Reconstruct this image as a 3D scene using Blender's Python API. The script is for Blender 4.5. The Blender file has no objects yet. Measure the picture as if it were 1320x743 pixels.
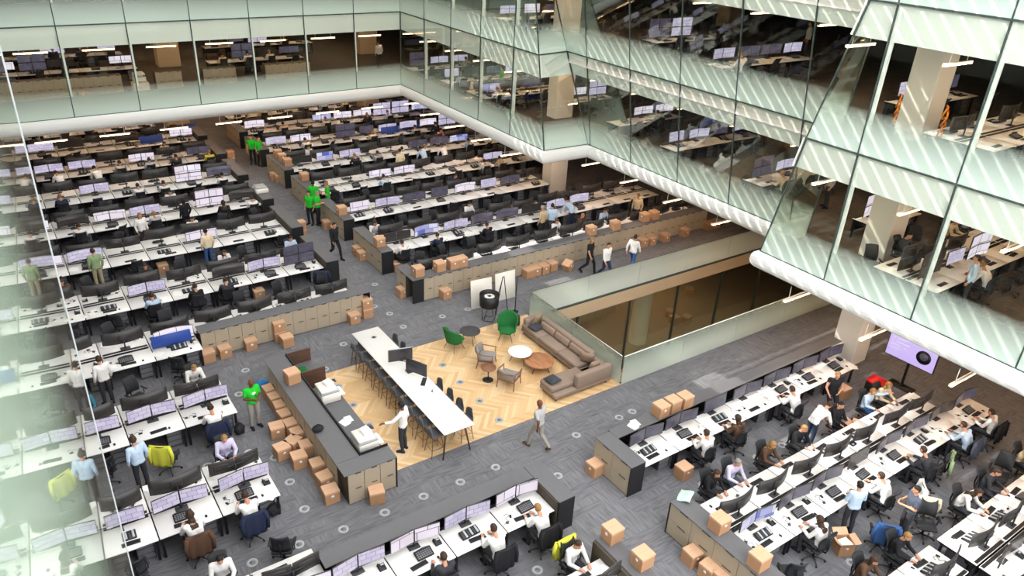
import bpy, bmesh, math, random
from mathutils import Vector, Matrix
from math import pi, sin, cos, radians
random.seed(7)
SC = bpy.context.scene
COL = SC.collection

# ------------------------------------------------------------------ camera, world, sun, exposure
# world axes: X runs along the desk rows, Y across them, Z up; metres
cam_d = bpy.data.cameras.new('camera')
cam = bpy.data.objects.new('camera', cam_d)
COL.objects.link(cam)
cam.matrix_world = Matrix([[0.8243876, 0.2223327, -0.5205318, 0], [-0.5637493, 0.4049088, -0.7198858, 0], [0.0507138, 0.8869143, 0.4591417, 14.6], [0, 0, 0, 1]])
cam_d.sensor_width = 36.0
cam_d.lens = 26.4943
cam_d.clip_start = 0.05
cam_d.clip_end = 300
SC.camera = cam

SC.view_settings.view_transform = 'Standard'
SC.view_settings.look = 'None'
SC.view_settings.gamma = 1
SC.view_settings.use_curve_mapping = False
SC.view_settings.exposure = 0.5
SC.cycles.max_bounces = 6
SC.cycles.diffuse_bounces = 3
SC.cycles.glossy_bounces = 3
SC.cycles.transmission_bounces = 4
SC.cycles.transparent_max_bounces = 24
SC.cycles.caustics_reflective = False
SC.cycles.caustics_refractive = False
SC.cycles.sample_clamp_indirect = 6

W = bpy.data.worlds.new('sky'); SC.world = W
W.use_nodes = True
wn, wl = W.node_tree.nodes, W.node_tree.links
wn.clear()
w_out = wn.new('ShaderNodeOutputWorld'); w_bg = wn.new('ShaderNodeBackground')
w_tc = wn.new('ShaderNodeTexCoord'); w_sep = wn.new('ShaderNodeSeparateXYZ'); w_rmp = wn.new('ShaderNodeValToRGB')
wl.new(w_tc.outputs['Generated'], w_sep.inputs[0]); wl.new(w_sep.outputs['Z'], w_rmp.inputs[0])
cr = w_rmp.color_ramp
cr.elements[0].position = 0.0; cr.elements[0].color = (.86, .875, .89, 1)
cr.elements[1].position = 0.55; cr.elements[1].color = (1.0, 1.0, 1.02, 1)
wl.new(w_rmp.outputs[0], w_bg.inputs[0]); w_bg.inputs[1].default_value = 2.9
wl.new(w_bg.outputs[0], w_out.inputs[0])

sun_d = bpy.data.lights.new('sun', 'SUN'); sun_d.energy = 4.6; sun_d.angle = radians(0.25); sun_d.color = (1, .95, .87)
sun = bpy.data.objects.new('sun', sun_d); COL.objects.link(sun)
sun.rotation_euler = Vector((1, -.95, -1)).to_track_quat('-Z', 'Y').to_euler()
sun.location = (-30, 50, 60)

# ------------------------------------------------------------------ materials
def lin(h):
    h = h.lstrip('#')
    c = [int(h[i:i+2], 16)/255 for i in (0, 2, 4)]
    return tuple((x/12.92 if x <= .04045 else ((x+.055)/1.055)**2.4) for x in c) + (1,)

def new_mat(name):
    m = bpy.data.materials.new(name); m.use_nodes = True
    nt = m.node_tree
    return m, nt, nt.nodes['Principled BSDF'], nt.nodes['Material Output']

def mat(name, hexc, rough=.6, metal=0., var=.06, scale=6., spec=.4, emit=0., bump=0.):
    m, nt, b, o = new_mat(name)
    c = lin(hexc)
    tc = nt.nodes.new('ShaderNodeTexCoord'); no = nt.nodes.new('ShaderNodeTexNoise')
    no.inputs['Scale'].default_value = scale; no.inputs['Detail'].default_value = 3
    nt.links.new(tc.outputs['Object'], no.inputs['Vector'])
    mx = nt.nodes.new('ShaderNodeMix'); mx.data_type = 'RGBA'
    mx.inputs[6].default_value = tuple(x*(1-var) for x in c[:3]) + (1,)
    mx.inputs[7].default_value = tuple(min(1, x*(1+var)) for x in c[:3]) + (1,)
    nt.links.new(no.outputs[0], mx.inputs[0])
    nt.links.new(mx.outputs[2], b.inputs['Base Color'])
    b.inputs['Roughness'].default_value = rough; b.inputs['Metallic'].default_value = metal
    b.inputs['Specular IOR Level'].default_value = spec
    if emit:
        nt.links.new(mx.outputs[2], b.inputs['Emission Color']); b.inputs['Emission Strength'].default_value = emit
    if bump:
        bp = nt.nodes.new('ShaderNodeBump'); bp.inputs['Strength'].default_value = bump
        nt.links.new(no.outputs[0], bp.inputs['Height']); nt.links.new(bp.outputs[0], b.inputs['Normal'])
    return m

def math_node(nt, op, a, b=None, c=None):
    n = nt.nodes.new('ShaderNodeMath'); n.operation = op
    for i, v in enumerate((a, b, c)):
        if v is None: continue
        if isinstance(v, (int, float)): n.inputs[i].default_value = v
        else: nt.links.new(v, n.inputs[i])
    return n.outputs[0]

def ramp(nt, fac, stops):
    r = nt.nodes.new('ShaderNodeValToRGB'); e = r.color_ramp.elements
    e[0].position, e[0].color = stops[0]; e[1].position, e[1].color = stops[-1]
    for p, c in stops[1:-1]:
        x = e.new(p); x.color = c
    nt.links.new(fac, r.inputs[0])
    return r.outputs[0]

def carpet_mat(name, c0, c1):
    m, nt, b, o = new_mat(name)
    tc = nt.nodes.new('ShaderNodeTexCoord')
    br = nt.nodes.new('ShaderNodeTexBrick')
    br.inputs['Scale'].default_value = 1.0; br.inputs['Brick Width'].default_value = 1.0; br.inputs['Row Height'].default_value = .25
    br.inputs['Mortar Size'].default_value = 0; br.inputs['Color1'].default_value = (.0, 0, 0, 1); br.inputs['Color2'].default_value = (1, 1, 1, 1)
    nt.links.new(tc.outputs['Object'], br.inputs['Vector'])
    mp = nt.nodes.new('ShaderNodeMapping'); mp.inputs['Scale'].default_value = (2.2, 16, 1)
    nt.links.new(tc.outputs['Object'], mp.inputs[0])
    n1 = nt.nodes.new('ShaderNodeTexNoise'); n1.inputs['Scale'].default_value = 1.0; n1.inputs['Detail'].default_value = 4
    nt.links.new(mp.outputs[0], n1.inputs['Vector'])
    n2 = nt.nodes.new('ShaderNodeTexNoise'); n2.inputs['Scale'].default_value = 60.0; n2.inputs['Detail'].default_value = 2
    nt.links.new(tc.outputs['Object'], n2.inputs['Vector'])
    mp2 = nt.nodes.new('ShaderNodeMapping'); mp2.inputs['Scale'].default_value = (14, 2.0, 1)
    nt.links.new(tc.outputs['Object'], mp2.inputs[0])
    n3 = nt.nodes.new('ShaderNodeTexNoise'); n3.inputs['Scale'].default_value = 1.0; n3.inputs['Detail'].default_value = 3
    nt.links.new(mp2.outputs[0], n3.inputs['Vector'])
    f = math_node(nt, 'MULTIPLY', br.outputs['Color'], .12)
    # tiles alternate between streaks along X and streaks along Y
    sel = math_node(nt, 'GREATER_THAN', br.outputs['Color'], .5)
    mxs = nt.nodes.new('ShaderNodeMix'); nt.links.new(sel, mxs.inputs[0]); nt.links.new(n1.outputs[0], mxs.inputs[2]); nt.links.new(n3.outputs[0], mxs.inputs[3])
    f = math_node(nt, 'ADD', f, math_node(nt, 'MULTIPLY', mxs.outputs[0], .85))
    f = math_node(nt, 'ADD', f, math_node(nt, 'MULTIPLY', n2.outputs[0], .25))
    f = math_node(nt, 'SUBTRACT', f, .11)
    col = ramp(nt, f, [(.22, lin(c0)), (.82, lin(c1))])
    nt.links.new(col, b.inputs['Base Color'])
    b.inputs['Roughness'].default_value = .95; b.inputs['Specular IOR Level'].default_value = .1
    return m

def parquet_mat(name):
    m, nt, b, o = new_mat(name)
    tc = nt.nodes.new('ShaderNodeTexCoord'); sp = nt.nodes.new('ShaderNodeSeparateXYZ')
    nt.links.new(tc.outputs['Object'], sp.inputs[0])
    x, y = sp.outputs['X'], sp.outputs['Y']
    colid = math_node(nt, 'FLOOR', math_node(nt, 'DIVIDE', y, .62))
    pp = math_node(nt, 'PINGPONG', y, .62)
    t = math_node(nt, 'DIVIDE', math_node(nt, 'ADD', x, math_node(nt, 'MULTIPLY', pp, .9)), .15)
    pid = math_node(nt, 'FLOOR', t)
    cb = nt.nodes.new('ShaderNodeCombineXYZ'); nt.links.new(pid, cb.inputs[0]); nt.links.new(colid, cb.inputs[1])
    wn_ = nt.nodes.new('ShaderNodeTexWhiteNoise'); wn_.noise_dimensions = '3D'; nt.links.new(cb.outputs[0], wn_.inputs['Vector'])
    no = nt.nodes.new('ShaderNodeTexNoise'); no.inputs['Scale'].default_value = 9
    nt.links.new(tc.outputs['Object'], no.inputs['Vector'])
    f = math_node(nt, 'ADD', math_node(nt, 'MULTIPLY', wn_.outputs[0], .7), math_node(nt, 'MULTIPLY', no.outputs[0], .3))
    col = ramp(nt, f, [(.05, lin('#c9a272')), (.5, lin('#dbb788')), (.95, lin('#e6caa0'))])
    fr = math_node(nt, 'FRACT', t)
    edge = math_node(nt, 'LESS_THAN', fr, .05)
    mx = nt.nodes.new('ShaderNodeMix'); mx.data_type = 'RGBA'; nt.links.new(math_node(nt, 'MULTIPLY', edge, .35), mx.inputs[0]); nt.links.new(col, mx.inputs[6]); mx.inputs[7].default_value = lin('#8f6b40')
    nt.links.new(mx.outputs[2], b.inputs['Base Color'])
    b.inputs['Roughness'].default_value = .42; b.inputs['Specular IOR Level'].default_value = .35
    return m

def wood_mat(name, c0, c1, sc=(1, 14, 14)):
    m, nt, b, o = new_mat(name)
    tc = nt.nodes.new('ShaderNodeTexCoord'); mp = nt.nodes.new('ShaderNodeMapping'); mp.inputs['Scale'].default_value = sc
    nt.links.new(tc.outputs['Object'], mp.inputs[0])
    no = nt.nodes.new('ShaderNodeTexNoise'); no.inputs['Scale'].default_value = 2.2; no.inputs['Detail'].default_value = 5
    nt.links.new(mp.outputs[0], no.inputs['Vector'])
    nt.links.new(ramp(nt, no.outputs[0], [(.3, lin(c0)), (.7, lin(c1))]), b.inputs['Base Color'])
    b.inputs['Roughness'].default_value = .5
    return m

def glass_mat(name, period=None, frit_sky_max=.0, frit_sky_h=1.2, tint=(.90, .95, .91), axis='Z', refl=1.0, base=0.0, frit_sky_col='#e3ece3', ior=1.45, haze=0.0, hazecol=None):
    """clear pane, mirror by angle, with a pale fading band: printed frit, on the facade a painted sky reflection"""
    m = bpy.data.materials.new(name); m.use_nodes = True
    nt = m.node_tree; nt.nodes.clear(); L = nt.links
    o = nt.nodes.new('ShaderNodeOutputMaterial')
    tr = nt.nodes.new('ShaderNodeBsdfTransparent'); tr.inputs[0].default_value = tint + (1,)
    gl = nt.nodes.new('ShaderNodeBsdfGlossy'); gl.inputs['Roughness'].default_value = .015; gl.inputs[0].default_value = (.95, 1, .96, 1)
    fr = nt.nodes.new('ShaderNodeFresnel'); fr.inputs[0].default_value = ior
    fac = math_node(nt, 'MULTIPLY', fr.outputs[0], refl)
    last = tr.outputs[0]
    if frit_sky_max or base:
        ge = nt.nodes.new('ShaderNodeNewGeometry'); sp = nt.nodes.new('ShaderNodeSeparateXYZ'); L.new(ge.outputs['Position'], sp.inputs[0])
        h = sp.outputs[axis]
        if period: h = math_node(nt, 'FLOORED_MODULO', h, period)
        g = math_node(nt, 'SUBTRACT', 1.0, math_node(nt, 'DIVIDE', h, frit_sky_h)); 
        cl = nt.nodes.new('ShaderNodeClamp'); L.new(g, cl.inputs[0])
        g = math_node(nt, 'ADD', math_node(nt, 'MULTIPLY', math_node(nt, 'POWER', cl.outputs[0], .85), frit_sky_max), base)
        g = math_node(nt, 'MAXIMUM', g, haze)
        df = nt.nodes.new('ShaderNodeBsdfDiffuse'); df.inputs[0].default_value = lin(frit_sky_col)
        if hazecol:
            mc = nt.nodes.new('ShaderNodeMix'); mc.data_type = 'RGBA'; mc.inputs[6].default_value = lin(hazecol); mc.inputs[7].default_value = lin(frit_sky_col)
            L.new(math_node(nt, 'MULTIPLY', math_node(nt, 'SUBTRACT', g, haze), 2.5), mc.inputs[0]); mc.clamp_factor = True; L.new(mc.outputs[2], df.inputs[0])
        tl = nt.nodes.new('ShaderNodeBsdfTranslucent'); tl.inputs[0].default_value = lin(frit_sky_col)
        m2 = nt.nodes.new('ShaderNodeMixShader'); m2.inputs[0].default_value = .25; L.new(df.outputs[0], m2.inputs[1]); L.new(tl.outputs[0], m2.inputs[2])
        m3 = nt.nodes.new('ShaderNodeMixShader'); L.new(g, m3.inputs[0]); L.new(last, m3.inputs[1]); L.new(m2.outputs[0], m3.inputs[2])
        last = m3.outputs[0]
    m1 = nt.nodes.new('ShaderNodeMixShader'); L.new(fac, m1.inputs[0]); L.new(last, m1.inputs[1]); L.new(gl.outputs[0], m1.inputs[2])
    L.new(m1.outputs[0], o.inputs[0])
    return m

def screen_mat(name, cbg, cblk, strength, scale=7., dark=.5):
    """a lit display: windows of different tone in a grid"""
    m, nt, b, o = new_mat(name)
    tc = nt.nodes.new('ShaderNodeTexCoord')
    oi = nt.nodes.new('ShaderNodeObjectInfo')
    vm = nt.nodes.new('ShaderNodeVectorMath'); vm.operation = 'ADD'
    L = nt.links
    L.new(tc.outputs['Object'], vm.inputs[0]); L.new(oi.outputs['Random'], vm.inputs[1])
    br = nt.nodes.new('ShaderNodeTexBrick'); br.inputs['Scale'].default_value = scale
    br.inputs['Brick Width'].default_value = 1.6; br.inputs['Row Height'].default_value = 1.0; br.inputs['Mortar Size'].default_value = .03
    br.inputs['Color1'].default_value = lin(cbg); br.inputs['Color2'].default_value = lin(cblk); br.inputs['Mortar'].default_value = lin('#4a4658')
    mp = nt.nodes.new('ShaderNodeMapping'); mp.inputs['Rotation'].default_value = (pi/2, 0, 0)
    L.new(vm.outputs[0], mp.inputs[0]); L.new(mp.outputs[0], br.inputs['Vector'])
    L.new(br.outputs['Color'], b.inputs['Emission Color']); b.inputs['Emission Strength'].default_value = strength
    b.inputs['Base Color'].default_value = (.02, .02, .025, 1); b.inputs['Roughness'].default_value = .3
    return m

M = {}
M['carpet'] = carpet_mat('carpet', '#5b5b5f', '#88888b')
M['carpet_dim'] = carpet_mat('gallery_carpet', '#4a4541', '#6d665f')
M['parquet'] = parquet_mat('chevron_parquet')
M['tan'] = mat('tan_laminate', '#ad9f8a', .5, var=.05, scale=3)
M['tan_dark'] = mat('tan_dark_gap', '#4d4438', .7)  # dark carcass showing between the drawers, and their handles
M['top'] = mat('charcoal_worktop', '#646467', .5, var=.05)
M['black'] = mat('black_plastic', '#17171a', .45, var=.1)
M['blackm'] = mat('matt_black', '#1f1f22', .8, var=.1)
M['dgrey'] = mat('dark_grey_plastic', '#3a3a3e', .5)
M['mgrey'] = mat('mid_grey_plastic', '#77777b', .5)
M['lgrey'] = mat('light_grey_plastic', '#aeb2b4', .5)
M['chrome'] = mat('polished_steel', '#c8c8ca', .25, metal=1.0, var=.02)
M['white'] = mat('white_laminate', '#ebe9e6', .45, var=.02, scale=2)
M['paper'] = mat('paper', '#f4f2ec', .8, var=.02)
M['plaster'] = mat('white_plaster', '#e9e4da', .8, var=.02, scale=1.5)
M['lip'] = mat('white_fascia', '#eff0ec', .45, var=.015, scale=1)
M['spandrel'] = mat('spandrel_panel', '#eff1e8', .5, var=.02, scale=1)
M['mullion'] = mat('pale_mullion', '#f3f6ee', .4, var=.02)
M['joint'] = mat('dark_joint', '#3f4a45', .5)
M['beige'] = mat('beige_stone', '#cbb596', .6, var=.05, scale=2)
M['brown_wall'] = mat('brown_wall', '#4a3a2c', .8, var=.1, scale=.6)
M['ceiling'] = mat('ceiling_white', '#cfc8bd', .9)
M['kraft'] = mat('kraft_board', '#b88c68', .85, var=.08, scale=5)
M['kraft_lit'] = mat('kraft_lit_board', '#d2a988', .85, var=.06, scale=4)  # same board; light on the top is painted in as a paler tone
M['sofa'] = mat('taupe_fabric', '#8f7d6f', .95, var=.1, scale=30, bump=.1)
M['sofa2'] = mat('taupe_cushion', '#957f6e', .95, var=.1, scale=30)
M['gfab'] = mat('grey_wool', '#8d8985', .95, var=.12, scale=40)
M['dfab'] = mat('charcoal_fabric', '#3e4046', .95, var=.1, scale=40)
M['green'] = mat('bottle_green_fabric', '#1f6a33', .95, var=.15, scale=30)
M['walnut'] = wood_mat('walnut', '#6e4630', '#96674a')
M['oak'] = wood_mat('oak_slats', '#8a5a38', '#b98058', (9, 1, 1))
M['dwood'] = wood_mat('dark_wood', '#4a352a', '#65493a')
M['mesh'] = mat('chair_mesh', '#2b2c2f', .8, var=.15, scale=60)
M['glass'] = glass_mat('facade_glass', 4.2, .92, 1.3, tint=(.965, .985, .965), refl=.24, frit_sky_col='#e9fbf0')  # pale band at each storey's foot paints in the sky's reflection
M['rail'] = glass_mat('balustrade_glass', None, .62, 1.2, tint=(.95, .98, .95), refl=.6, base=.24, frit_sky_col='#f3fbf1')
M['mon'] = mat('monitor_back', '#3a3837', .38, var=.08, scale=4)
M['railc'] = glass_mat('clear_balustrade_glass', None, .62, 1.1, refl=.6, base=.16, frit_sky_col='#f0faee')
M['lowglass'] = glass_mat('lower_glazing', refl=.4)
M['pane'] = glass_mat('fritted_pane', None, 1.4, 1.75, axis='Y', refl=.85, base=-.22, frit_sky_col='#bdd1ba', tint=(.74, .72, .68), haze=.42, hazecol='#8d8378')  # brown haze near the edge paints in the reflected carpet
M['lamp'] = mat('lamp_diffuser', '#ffd6a8', .5, var=0, emit=2.0)
M['lamp_down'] = mat('lamp_diffuser_underside', '#ffd0a0', .5, var=0, emit=32)
M['s_lav'] = screen_mat('screen_lavender', '#cfc8dc', '#b6aecb', .75)
M['s_pale'] = screen_mat('screen_pale', '#e2dcea', '#d0c4cf', .85, 3)
M['s_blue'] = screen_mat('screen_blue', '#3b55b4', '#d6d2e6', .75, 4)
M['s_dark'] = screen_mat('screen_dim', '#4b475a', '#6b6578', .45, 9)
M['s_off'] = mat('screen_off', '#3b3838', .25)
M['s_tv'] = mat('wall_screen_lavender', '#a79bd0', .5, var=.02, emit=.75)
M['red'] = mat('red_fabric', '#d3201c', .9)
M['skin'] = mat('skin_fair', '#c99274', .6, var=.05)
M['skin_d'] = mat('skin_dark', '#70452f', .6, var=.05)
M['hair'] = mat('hair_brown', '#3a281d', .7, var=.2, scale=40)
M['hair_k'] = mat('hair_black', '#191513', .7, var=.2, scale=40)
M['hair_b'] = mat('hair_blond', '#94703f', .7, var=.2, scale=40)
M['hair_g'] = mat('hair_grey', '#8a837b', .7, var=.2, scale=40)
M['leather'] = mat('brown_leather', '#4a2c22', .5, var=.15)
CL = {'white': '#e9e6e2', 'light blue': '#bcd0e4', 'pale grey': '#b0afae', 'grey': '#8d8b89', 'navy': '#232b45', 'black': '#1b1b1f', 'green': '#23c030',
      'sage': '#8fa579', 'khaki': '#b8ab88', 'beige': '#c9b48f', 'pink': '#d59a9a', 'yellow': '#d9d94a', 'cream': '#e3d2b0', 'jeans': '#3c5f95', 'dark jeans': '#2c3850',
      'charcoal': '#36363b', 'stone': '#99948a', 'slate': '#4a5160', 'teal': '#2f6f80', 'brown': '#5b4130', 'pale lilac': '#cfc9e2', 'royal blue': '#2b4fb0'}
def cloth(c):
    k = 'cloth_' + c.replace(' ', '_')
    if k not in M: M[k] = mat(k, CL[c], .9, var=.07, scale=12)
    return M[k]

# ------------------------------------------------------------------ mesh helpers
class MB:
    def __init__(s): s.v = []; s.f = []; s.m = []; s.mats = []; s.sm = []
    def mi(s, m):
        if m not in s.mats: s.mats.append(m)
        return s.mats.index(m)
    def add(s, vs, fs, m, smooth=False, T=None):
        o = len(s.v); i = s.mi(m)
        for v in vs:
            v = Vector(v)
            s.v.append(tuple(T @ v) if T is not None else tuple(v))
        for f in fs: s.f.append([o+k for k in f]); s.m.append(i); s.sm.append(smooth)
    def box(s, x0, x1, y0, y1, z0, z1, m, T=None):
        vs = [(x, y, z) for z in (z0, z1) for y in (y0, y1) for x in (x0, x1)]
        s.add(vs, [(0, 2, 3, 1), (4, 5, 7, 6), (0, 1, 5, 4), (2, 6, 7, 3), (0, 4, 6, 2), (1, 3, 7, 5)], m, False, T)
    def cbox(s, x0, x1, y0, y1, z0, z1, m, b=.01, T=None, seg=2, smooth=True):
        """box with rounded edges"""
        bm = bmesh.new(); bmesh.ops.create_cube(bm, size=1)
        for v in bm.verts: v.co = Vector(((x0+x1)/2+v.co.x*(x1-x0), (y0+y1)/2+v.co.y*(y1-y0), (z0+z1)/2+v.co.z*(z1-z0)))
        b = min(b, .49*min(x1-x0, y1-y0, z1-z0))
        bmesh.ops.bevel(bm, geom=list(bm.edges), offset=b, segments=seg, affect='EDGES', profile=.5)
        s.bm(bm, m, smooth, T)
    def bm(s, bm, m, smooth=False, T=None):
        bm.verts.index_update()
        s.add([v.co.copy() for v in bm.verts], [[v.index for v in f.verts] for f in bm.faces], m, smooth, T); bm.free()
    def tube(s, pts, r, m, n=8, T=None, cap=True, r2=None):
        pts = [Vector(p) for p in pts]; vs = []; fs = []
        k = len(pts)
        for i, p in enumerate(pts):
            d = (pts[min(i+1, k-1)]-pts[max(i-1, 0)]).normalized()
            a = d.orthogonal().normalized() if i == 0 else (a - d*a.dot(d)).normalized()
            bb = d.cross(a); rr = r if r2 is None else r+(r2-r)*i/(k-1)
            vs += [p+a*cos(2*pi*j/n)*rr+bb*sin(2*pi*j/n)*rr for j in range(n)]
        for i in range(k-1):
            for j in range(n): fs.append((i*n+j, i*n+(j+1) % n, (i+1)*n+(j+1) % n, (i+1)*n+j))
        if cap: fs += [tuple(range(n))[::-1], tuple(range((k-1)*n, k*n))]
        s.add(vs, fs, m, True, T)
    def lathe(s, prof, m, n=24, T=None, smooth=True):
        vs = []; fs = []; k = len(prof)
        for r, z in prof: vs += [(r*cos(2*pi*j/n), r*sin(2*pi*j/n), z) for j in range(n)]
        for i in range(k-1):
            for j in range(n): fs.append((i*n+j, i*n+(j+1) % n, (i+1)*n+(j+1) % n, (i+1)*n+j))
        if prof[0][0] > 1e-4: fs.append(tuple(range(n))[::-1])
        if prof[-1][0] > 1e-4: fs.append(tuple(range((k-1)*n, k*n)))
        s.add(vs, fs, m, smooth, T)
    def prism(s, poly, z0, z1, m, T=None):
        n = len(poly); vs = [(x, y, z0) for x, y in poly]+[(x, y, z1) for x, y in poly]
        s.add(vs, [tuple(range(n))[::-1], tuple(range(n, 2*n))]+[(i, (i+1) % n, n+(i+1) % n, n+i) for i in range(n)], m, False, T)
    def ball(s, c, r, m, T=None, n=10):
        if isinstance(r, (int, float)): r = (r, r, r)
        vs = []; fs = []; h = n//2
        for i in range(h+1):
            t = pi*i/h
            vs += [(c[0]+r[0]*sin(t)*cos(2*pi*j/n), c[1]+r[1]*sin(t)*sin(2*pi*j/n), c[2]+r[2]*cos(t)) for j in range(n)]
        for i in range(h):
            for j in range(n): fs.append((i*n+j, (i+1)*n+j, (i+1)*n+(j+1) % n, i*n+(j+1) % n))
        s.add(vs, fs, m, True, T)
    def grid(s, fn, nu, nv, m, thick=.02, smooth=True, T=None):
        """a curved sheet with thickness: fn(u, v) -> (point, normal)"""
        A = []; B = []
        for i in range(nu+1):
            for j in range(nv+1):
                p, n = fn(i/nu, j/nv); p = Vector(p); n = Vector(n).normalized()
                A.append(p+n*thick/2); B.append(p-n*thick/2)
        N = len(A); w = nv+1; fs = []
        for i in range(nu):
            for j in range(nv):
                a, b, c, d = i*w+j, (i+1)*w+j, (i+1)*w+j+1, i*w+j+1
                fs += [(a, b, c, d), (N+a, N+d, N+c, N+b)]
        for i in range(nu): fs += [(i*w, N+i*w, N+(i+1)*w, (i+1)*w), (i*w+nv, (i+1)*w+nv, N+(i+1)*w+nv, N+i*w+nv)]
        for j in range(nv): fs += [(j, j+1, N+j+1, N+j), (nu*w+j, N+nu*w+j, N+nu*w+j+1, nu*w+j+1)]
        s.add(A+B, fs, m, smooth, T)
    def mesh(s, name):
        me = bpy.data.meshes.new(name); me.from_pydata(s.v, [], s.f)
        for m in s.mats: me.materials.append(m)
        me.polygons.foreach_set('material_index', s.m); me.polygons.foreach_set('use_smooth', s.sm)
        me.validate(); me.update()
        bm = bmesh.new(); bm.from_mesh(me); bmesh.ops.recalc_face_normals(bm, faces=bm.faces[:]); bm.to_mesh(me); bm.free()
        return me
    def build(s, name, parent=None, loc=(0, 0, 0), rz=0):
        return link(name, s.mesh(name), parent, loc, rz)

def link(name, me, parent=None, loc=(0, 0, 0), rz=0):
    o = bpy.data.objects.new(name, me); COL.objects.link(o)
    o.location = loc; o.rotation_euler = (0, 0, rz)
    if parent is not None: o.parent = parent
    return o

def tag(o, label, cat, group=None, kind=None):
    o['label'] = label; o['category'] = cat
    if group: o['group'] = group
    if kind: o['kind'] = kind
    return o
def empty(name, label, cat, loc, rz=0, group=None):
    o = link(name, None, None, loc, rz); o.empty_display_size = .1
    return tag(o, label, cat, group)
def struct(name, mb, parent=None, loc=(0, 0, 0)):
    o = mb.build(name, parent, loc); o['kind'] = 'structure'; return o
def setmat(o, i, m):
    o.material_slots[i].link = 'OBJECT'; o.material_slots[i].material = m
def RT(x=0, y=0, z=0, rz=0, rx=0, ry=0):
    return Matrix.Translation((x, y, z)) @ Matrix.Rotation(rz, 4, 'Z') @ Matrix.Rotation(ry, 4, 'Y') @ Matrix.Rotation(rx, 4, 'X')
def nth(n): return '%d%s' % (n, 'th' if 10 < n % 100 < 14 else {1: 'st', 2: 'nd', 3: 'rd'}.get(n % 10, 'th'))
class Kit:
    """a prototype: root mesh or Empty, parts and sub-parts as shared meshes; put() makes one copy of it all"""
    def __init__(s, name, cat, parts): s.name = name; s.cat = cat; s.parts = parts   # (name, mesh, parent index or -1 root, loc, rz)
    def put(s, label, loc, rz=0, group=None):
        if len(s.parts) == 1:
            o = link(s.name, s.parts[0][1], None, loc, rz); tag(o, label, s.cat, group); return o, [o]
        r = empty(s.name, label, s.cat, loc, rz, group); out = []
        for p in s.parts:
            nm, me = p[0], p[1]; pi_ = p[2] if len(p) > 2 else -1
            o = link(nm, me, r if pi_ < 0 else out[pi_], p[3] if len(p) > 3 else (0, 0, 0), p[4] if len(p) > 4 else 0)
            out.append(o)
        return r, out
def mk(fn, name='part'):
    b = MB(); fn(b); return b.mesh(name)

# ------------------------------------------------------------------ the building
LV = 4.2
XE, YN, XW, YS = 46.0, 62.0, -8.0, -8.0
HX0, HX1, HY0, HY1 = 15.78, 34.0, 15.22, 20.45           # the opening in the floor
# floor with the opening
b = MB()
b.box(-2.2, HX0, YS, YN, -.6, 0, M['carpet'])
b.box(HX0, XE, YS, HY0, -.6, 0, M['carpet'])
b.box(HX0, XE, HY1, YN, -.6, 0, M['carpet'])
b.box(HX1, XE, HY0, HY1, -.6, 0, M['carpet'])
struct('floor', b)
b = MB(); b.box(6.9, HX0, 15.15, 20.72, -.02, .012, M['parquet']); struct('floor_parquet', b)
# pale edge of the slab round the opening
b = MB()
b.box(HX0, HX1, HY1-.03, HY1+.02, -.62, -.03, M['beige']); b.box(HX0, HX1, HY0-.02, HY0+.03, -.62, -.03, M['beige'])
b.box(HX0-.02, HX0+.03, HY0, HY1, -.62, -.03, M['beige'])
b.box(HX0, HX1, HY1-.035, HY1+.05, -.03, .03, M['joint']); b.box(HX0, HX1, HY0-.05, HY0+.035, -.03, .025, M['joint'])
struct('trim_1', b)
# storey below
M['low_wall'] = mat('tan_wall', '#8a7256', .8, var=.08)
M['column_cream'] = mat('cream_column', '#f3e4cc', .6, var=.02)
M['low_floor'] = mat('brown_carpet', '#a08a74', .9, var=.1)
b = MB(); b.box(6, 40, 8, 28, -4.5, -4.2, M['low_floor']); b.box(16.2, 34, 18.9, 20.2, -4.2, -4.19, M['beige']); struct('floor_lower', b)
b = MB(); b.box(5.7, 6, 8, 28, -4.5, -.6, M['low_wall']); b.box(40, 40.3, 8, 28, -4.5, -.6, M['low_wall']); b.box(5.7, 40.3, 28, 28.3, -4.5, -.6, M['low_wall']); b.box(5.7, 40.3, 7.7, 8, -4.5, -.6, M['low_wall']); struct('wall_lower', b)
b = MB()
for i in range(6):
    x = 18.25+i*2.95
    b.box(x-.03, x+.03, HY1-.02, HY1+.06, -4.2, -.6, M['joint'])
b.box(HX0, HX1, HY1, HY1+.04, -4.2, -.6, M['lowglass']); struct('window_lower', b)

# plan of the gallery fronts, west to east then south: at the foot of each storey
PLAN = {1: [(-8, 40.75), (21.05, 41.8), (21.0, 27.12), (23.6, 27.05), (23.5, 14.5), (20.95, 14.45), (20.95, YS)],
        2: [(-8, 40.75), (21.05, 41.8), (21.0, 28.0), (22.85, 28.3), (22.8, 13.75), (20.95, 13.7), (20.95, YS)],
        3: [(-8, 40.75), (21.05, 41.8), (21.0, 28.9), (22.1, 29.5), (22.1, 13.0), (20.95, 12.75), (20.95, YS)],
        4: [(-8, 40.75), (21.05, 41.8), (21.0, 29.5), (21.6, 30.5), (21.6, 12.3), (20.95, 12.0), (20.95, YS)]}
def inset(pl, d):
    """move the front back behind its glass by d"""
    out = []
    for i, p in enumerate(pl):
        p = Vector(p); ns = []
        for a, c in ((i-1, i), (i, i+1)):
            if a < 0 or c >= len(pl): continue
            t = (Vector(pl[c])-Vector(pl[a])).normalized(); ns.append(Vector((-t.y, t.x)))
        n = sum(ns, Vector((0, 0))).normalized()
        out.append(p+n*d/max(.3, n.dot(ns[0])))
    return out
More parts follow.
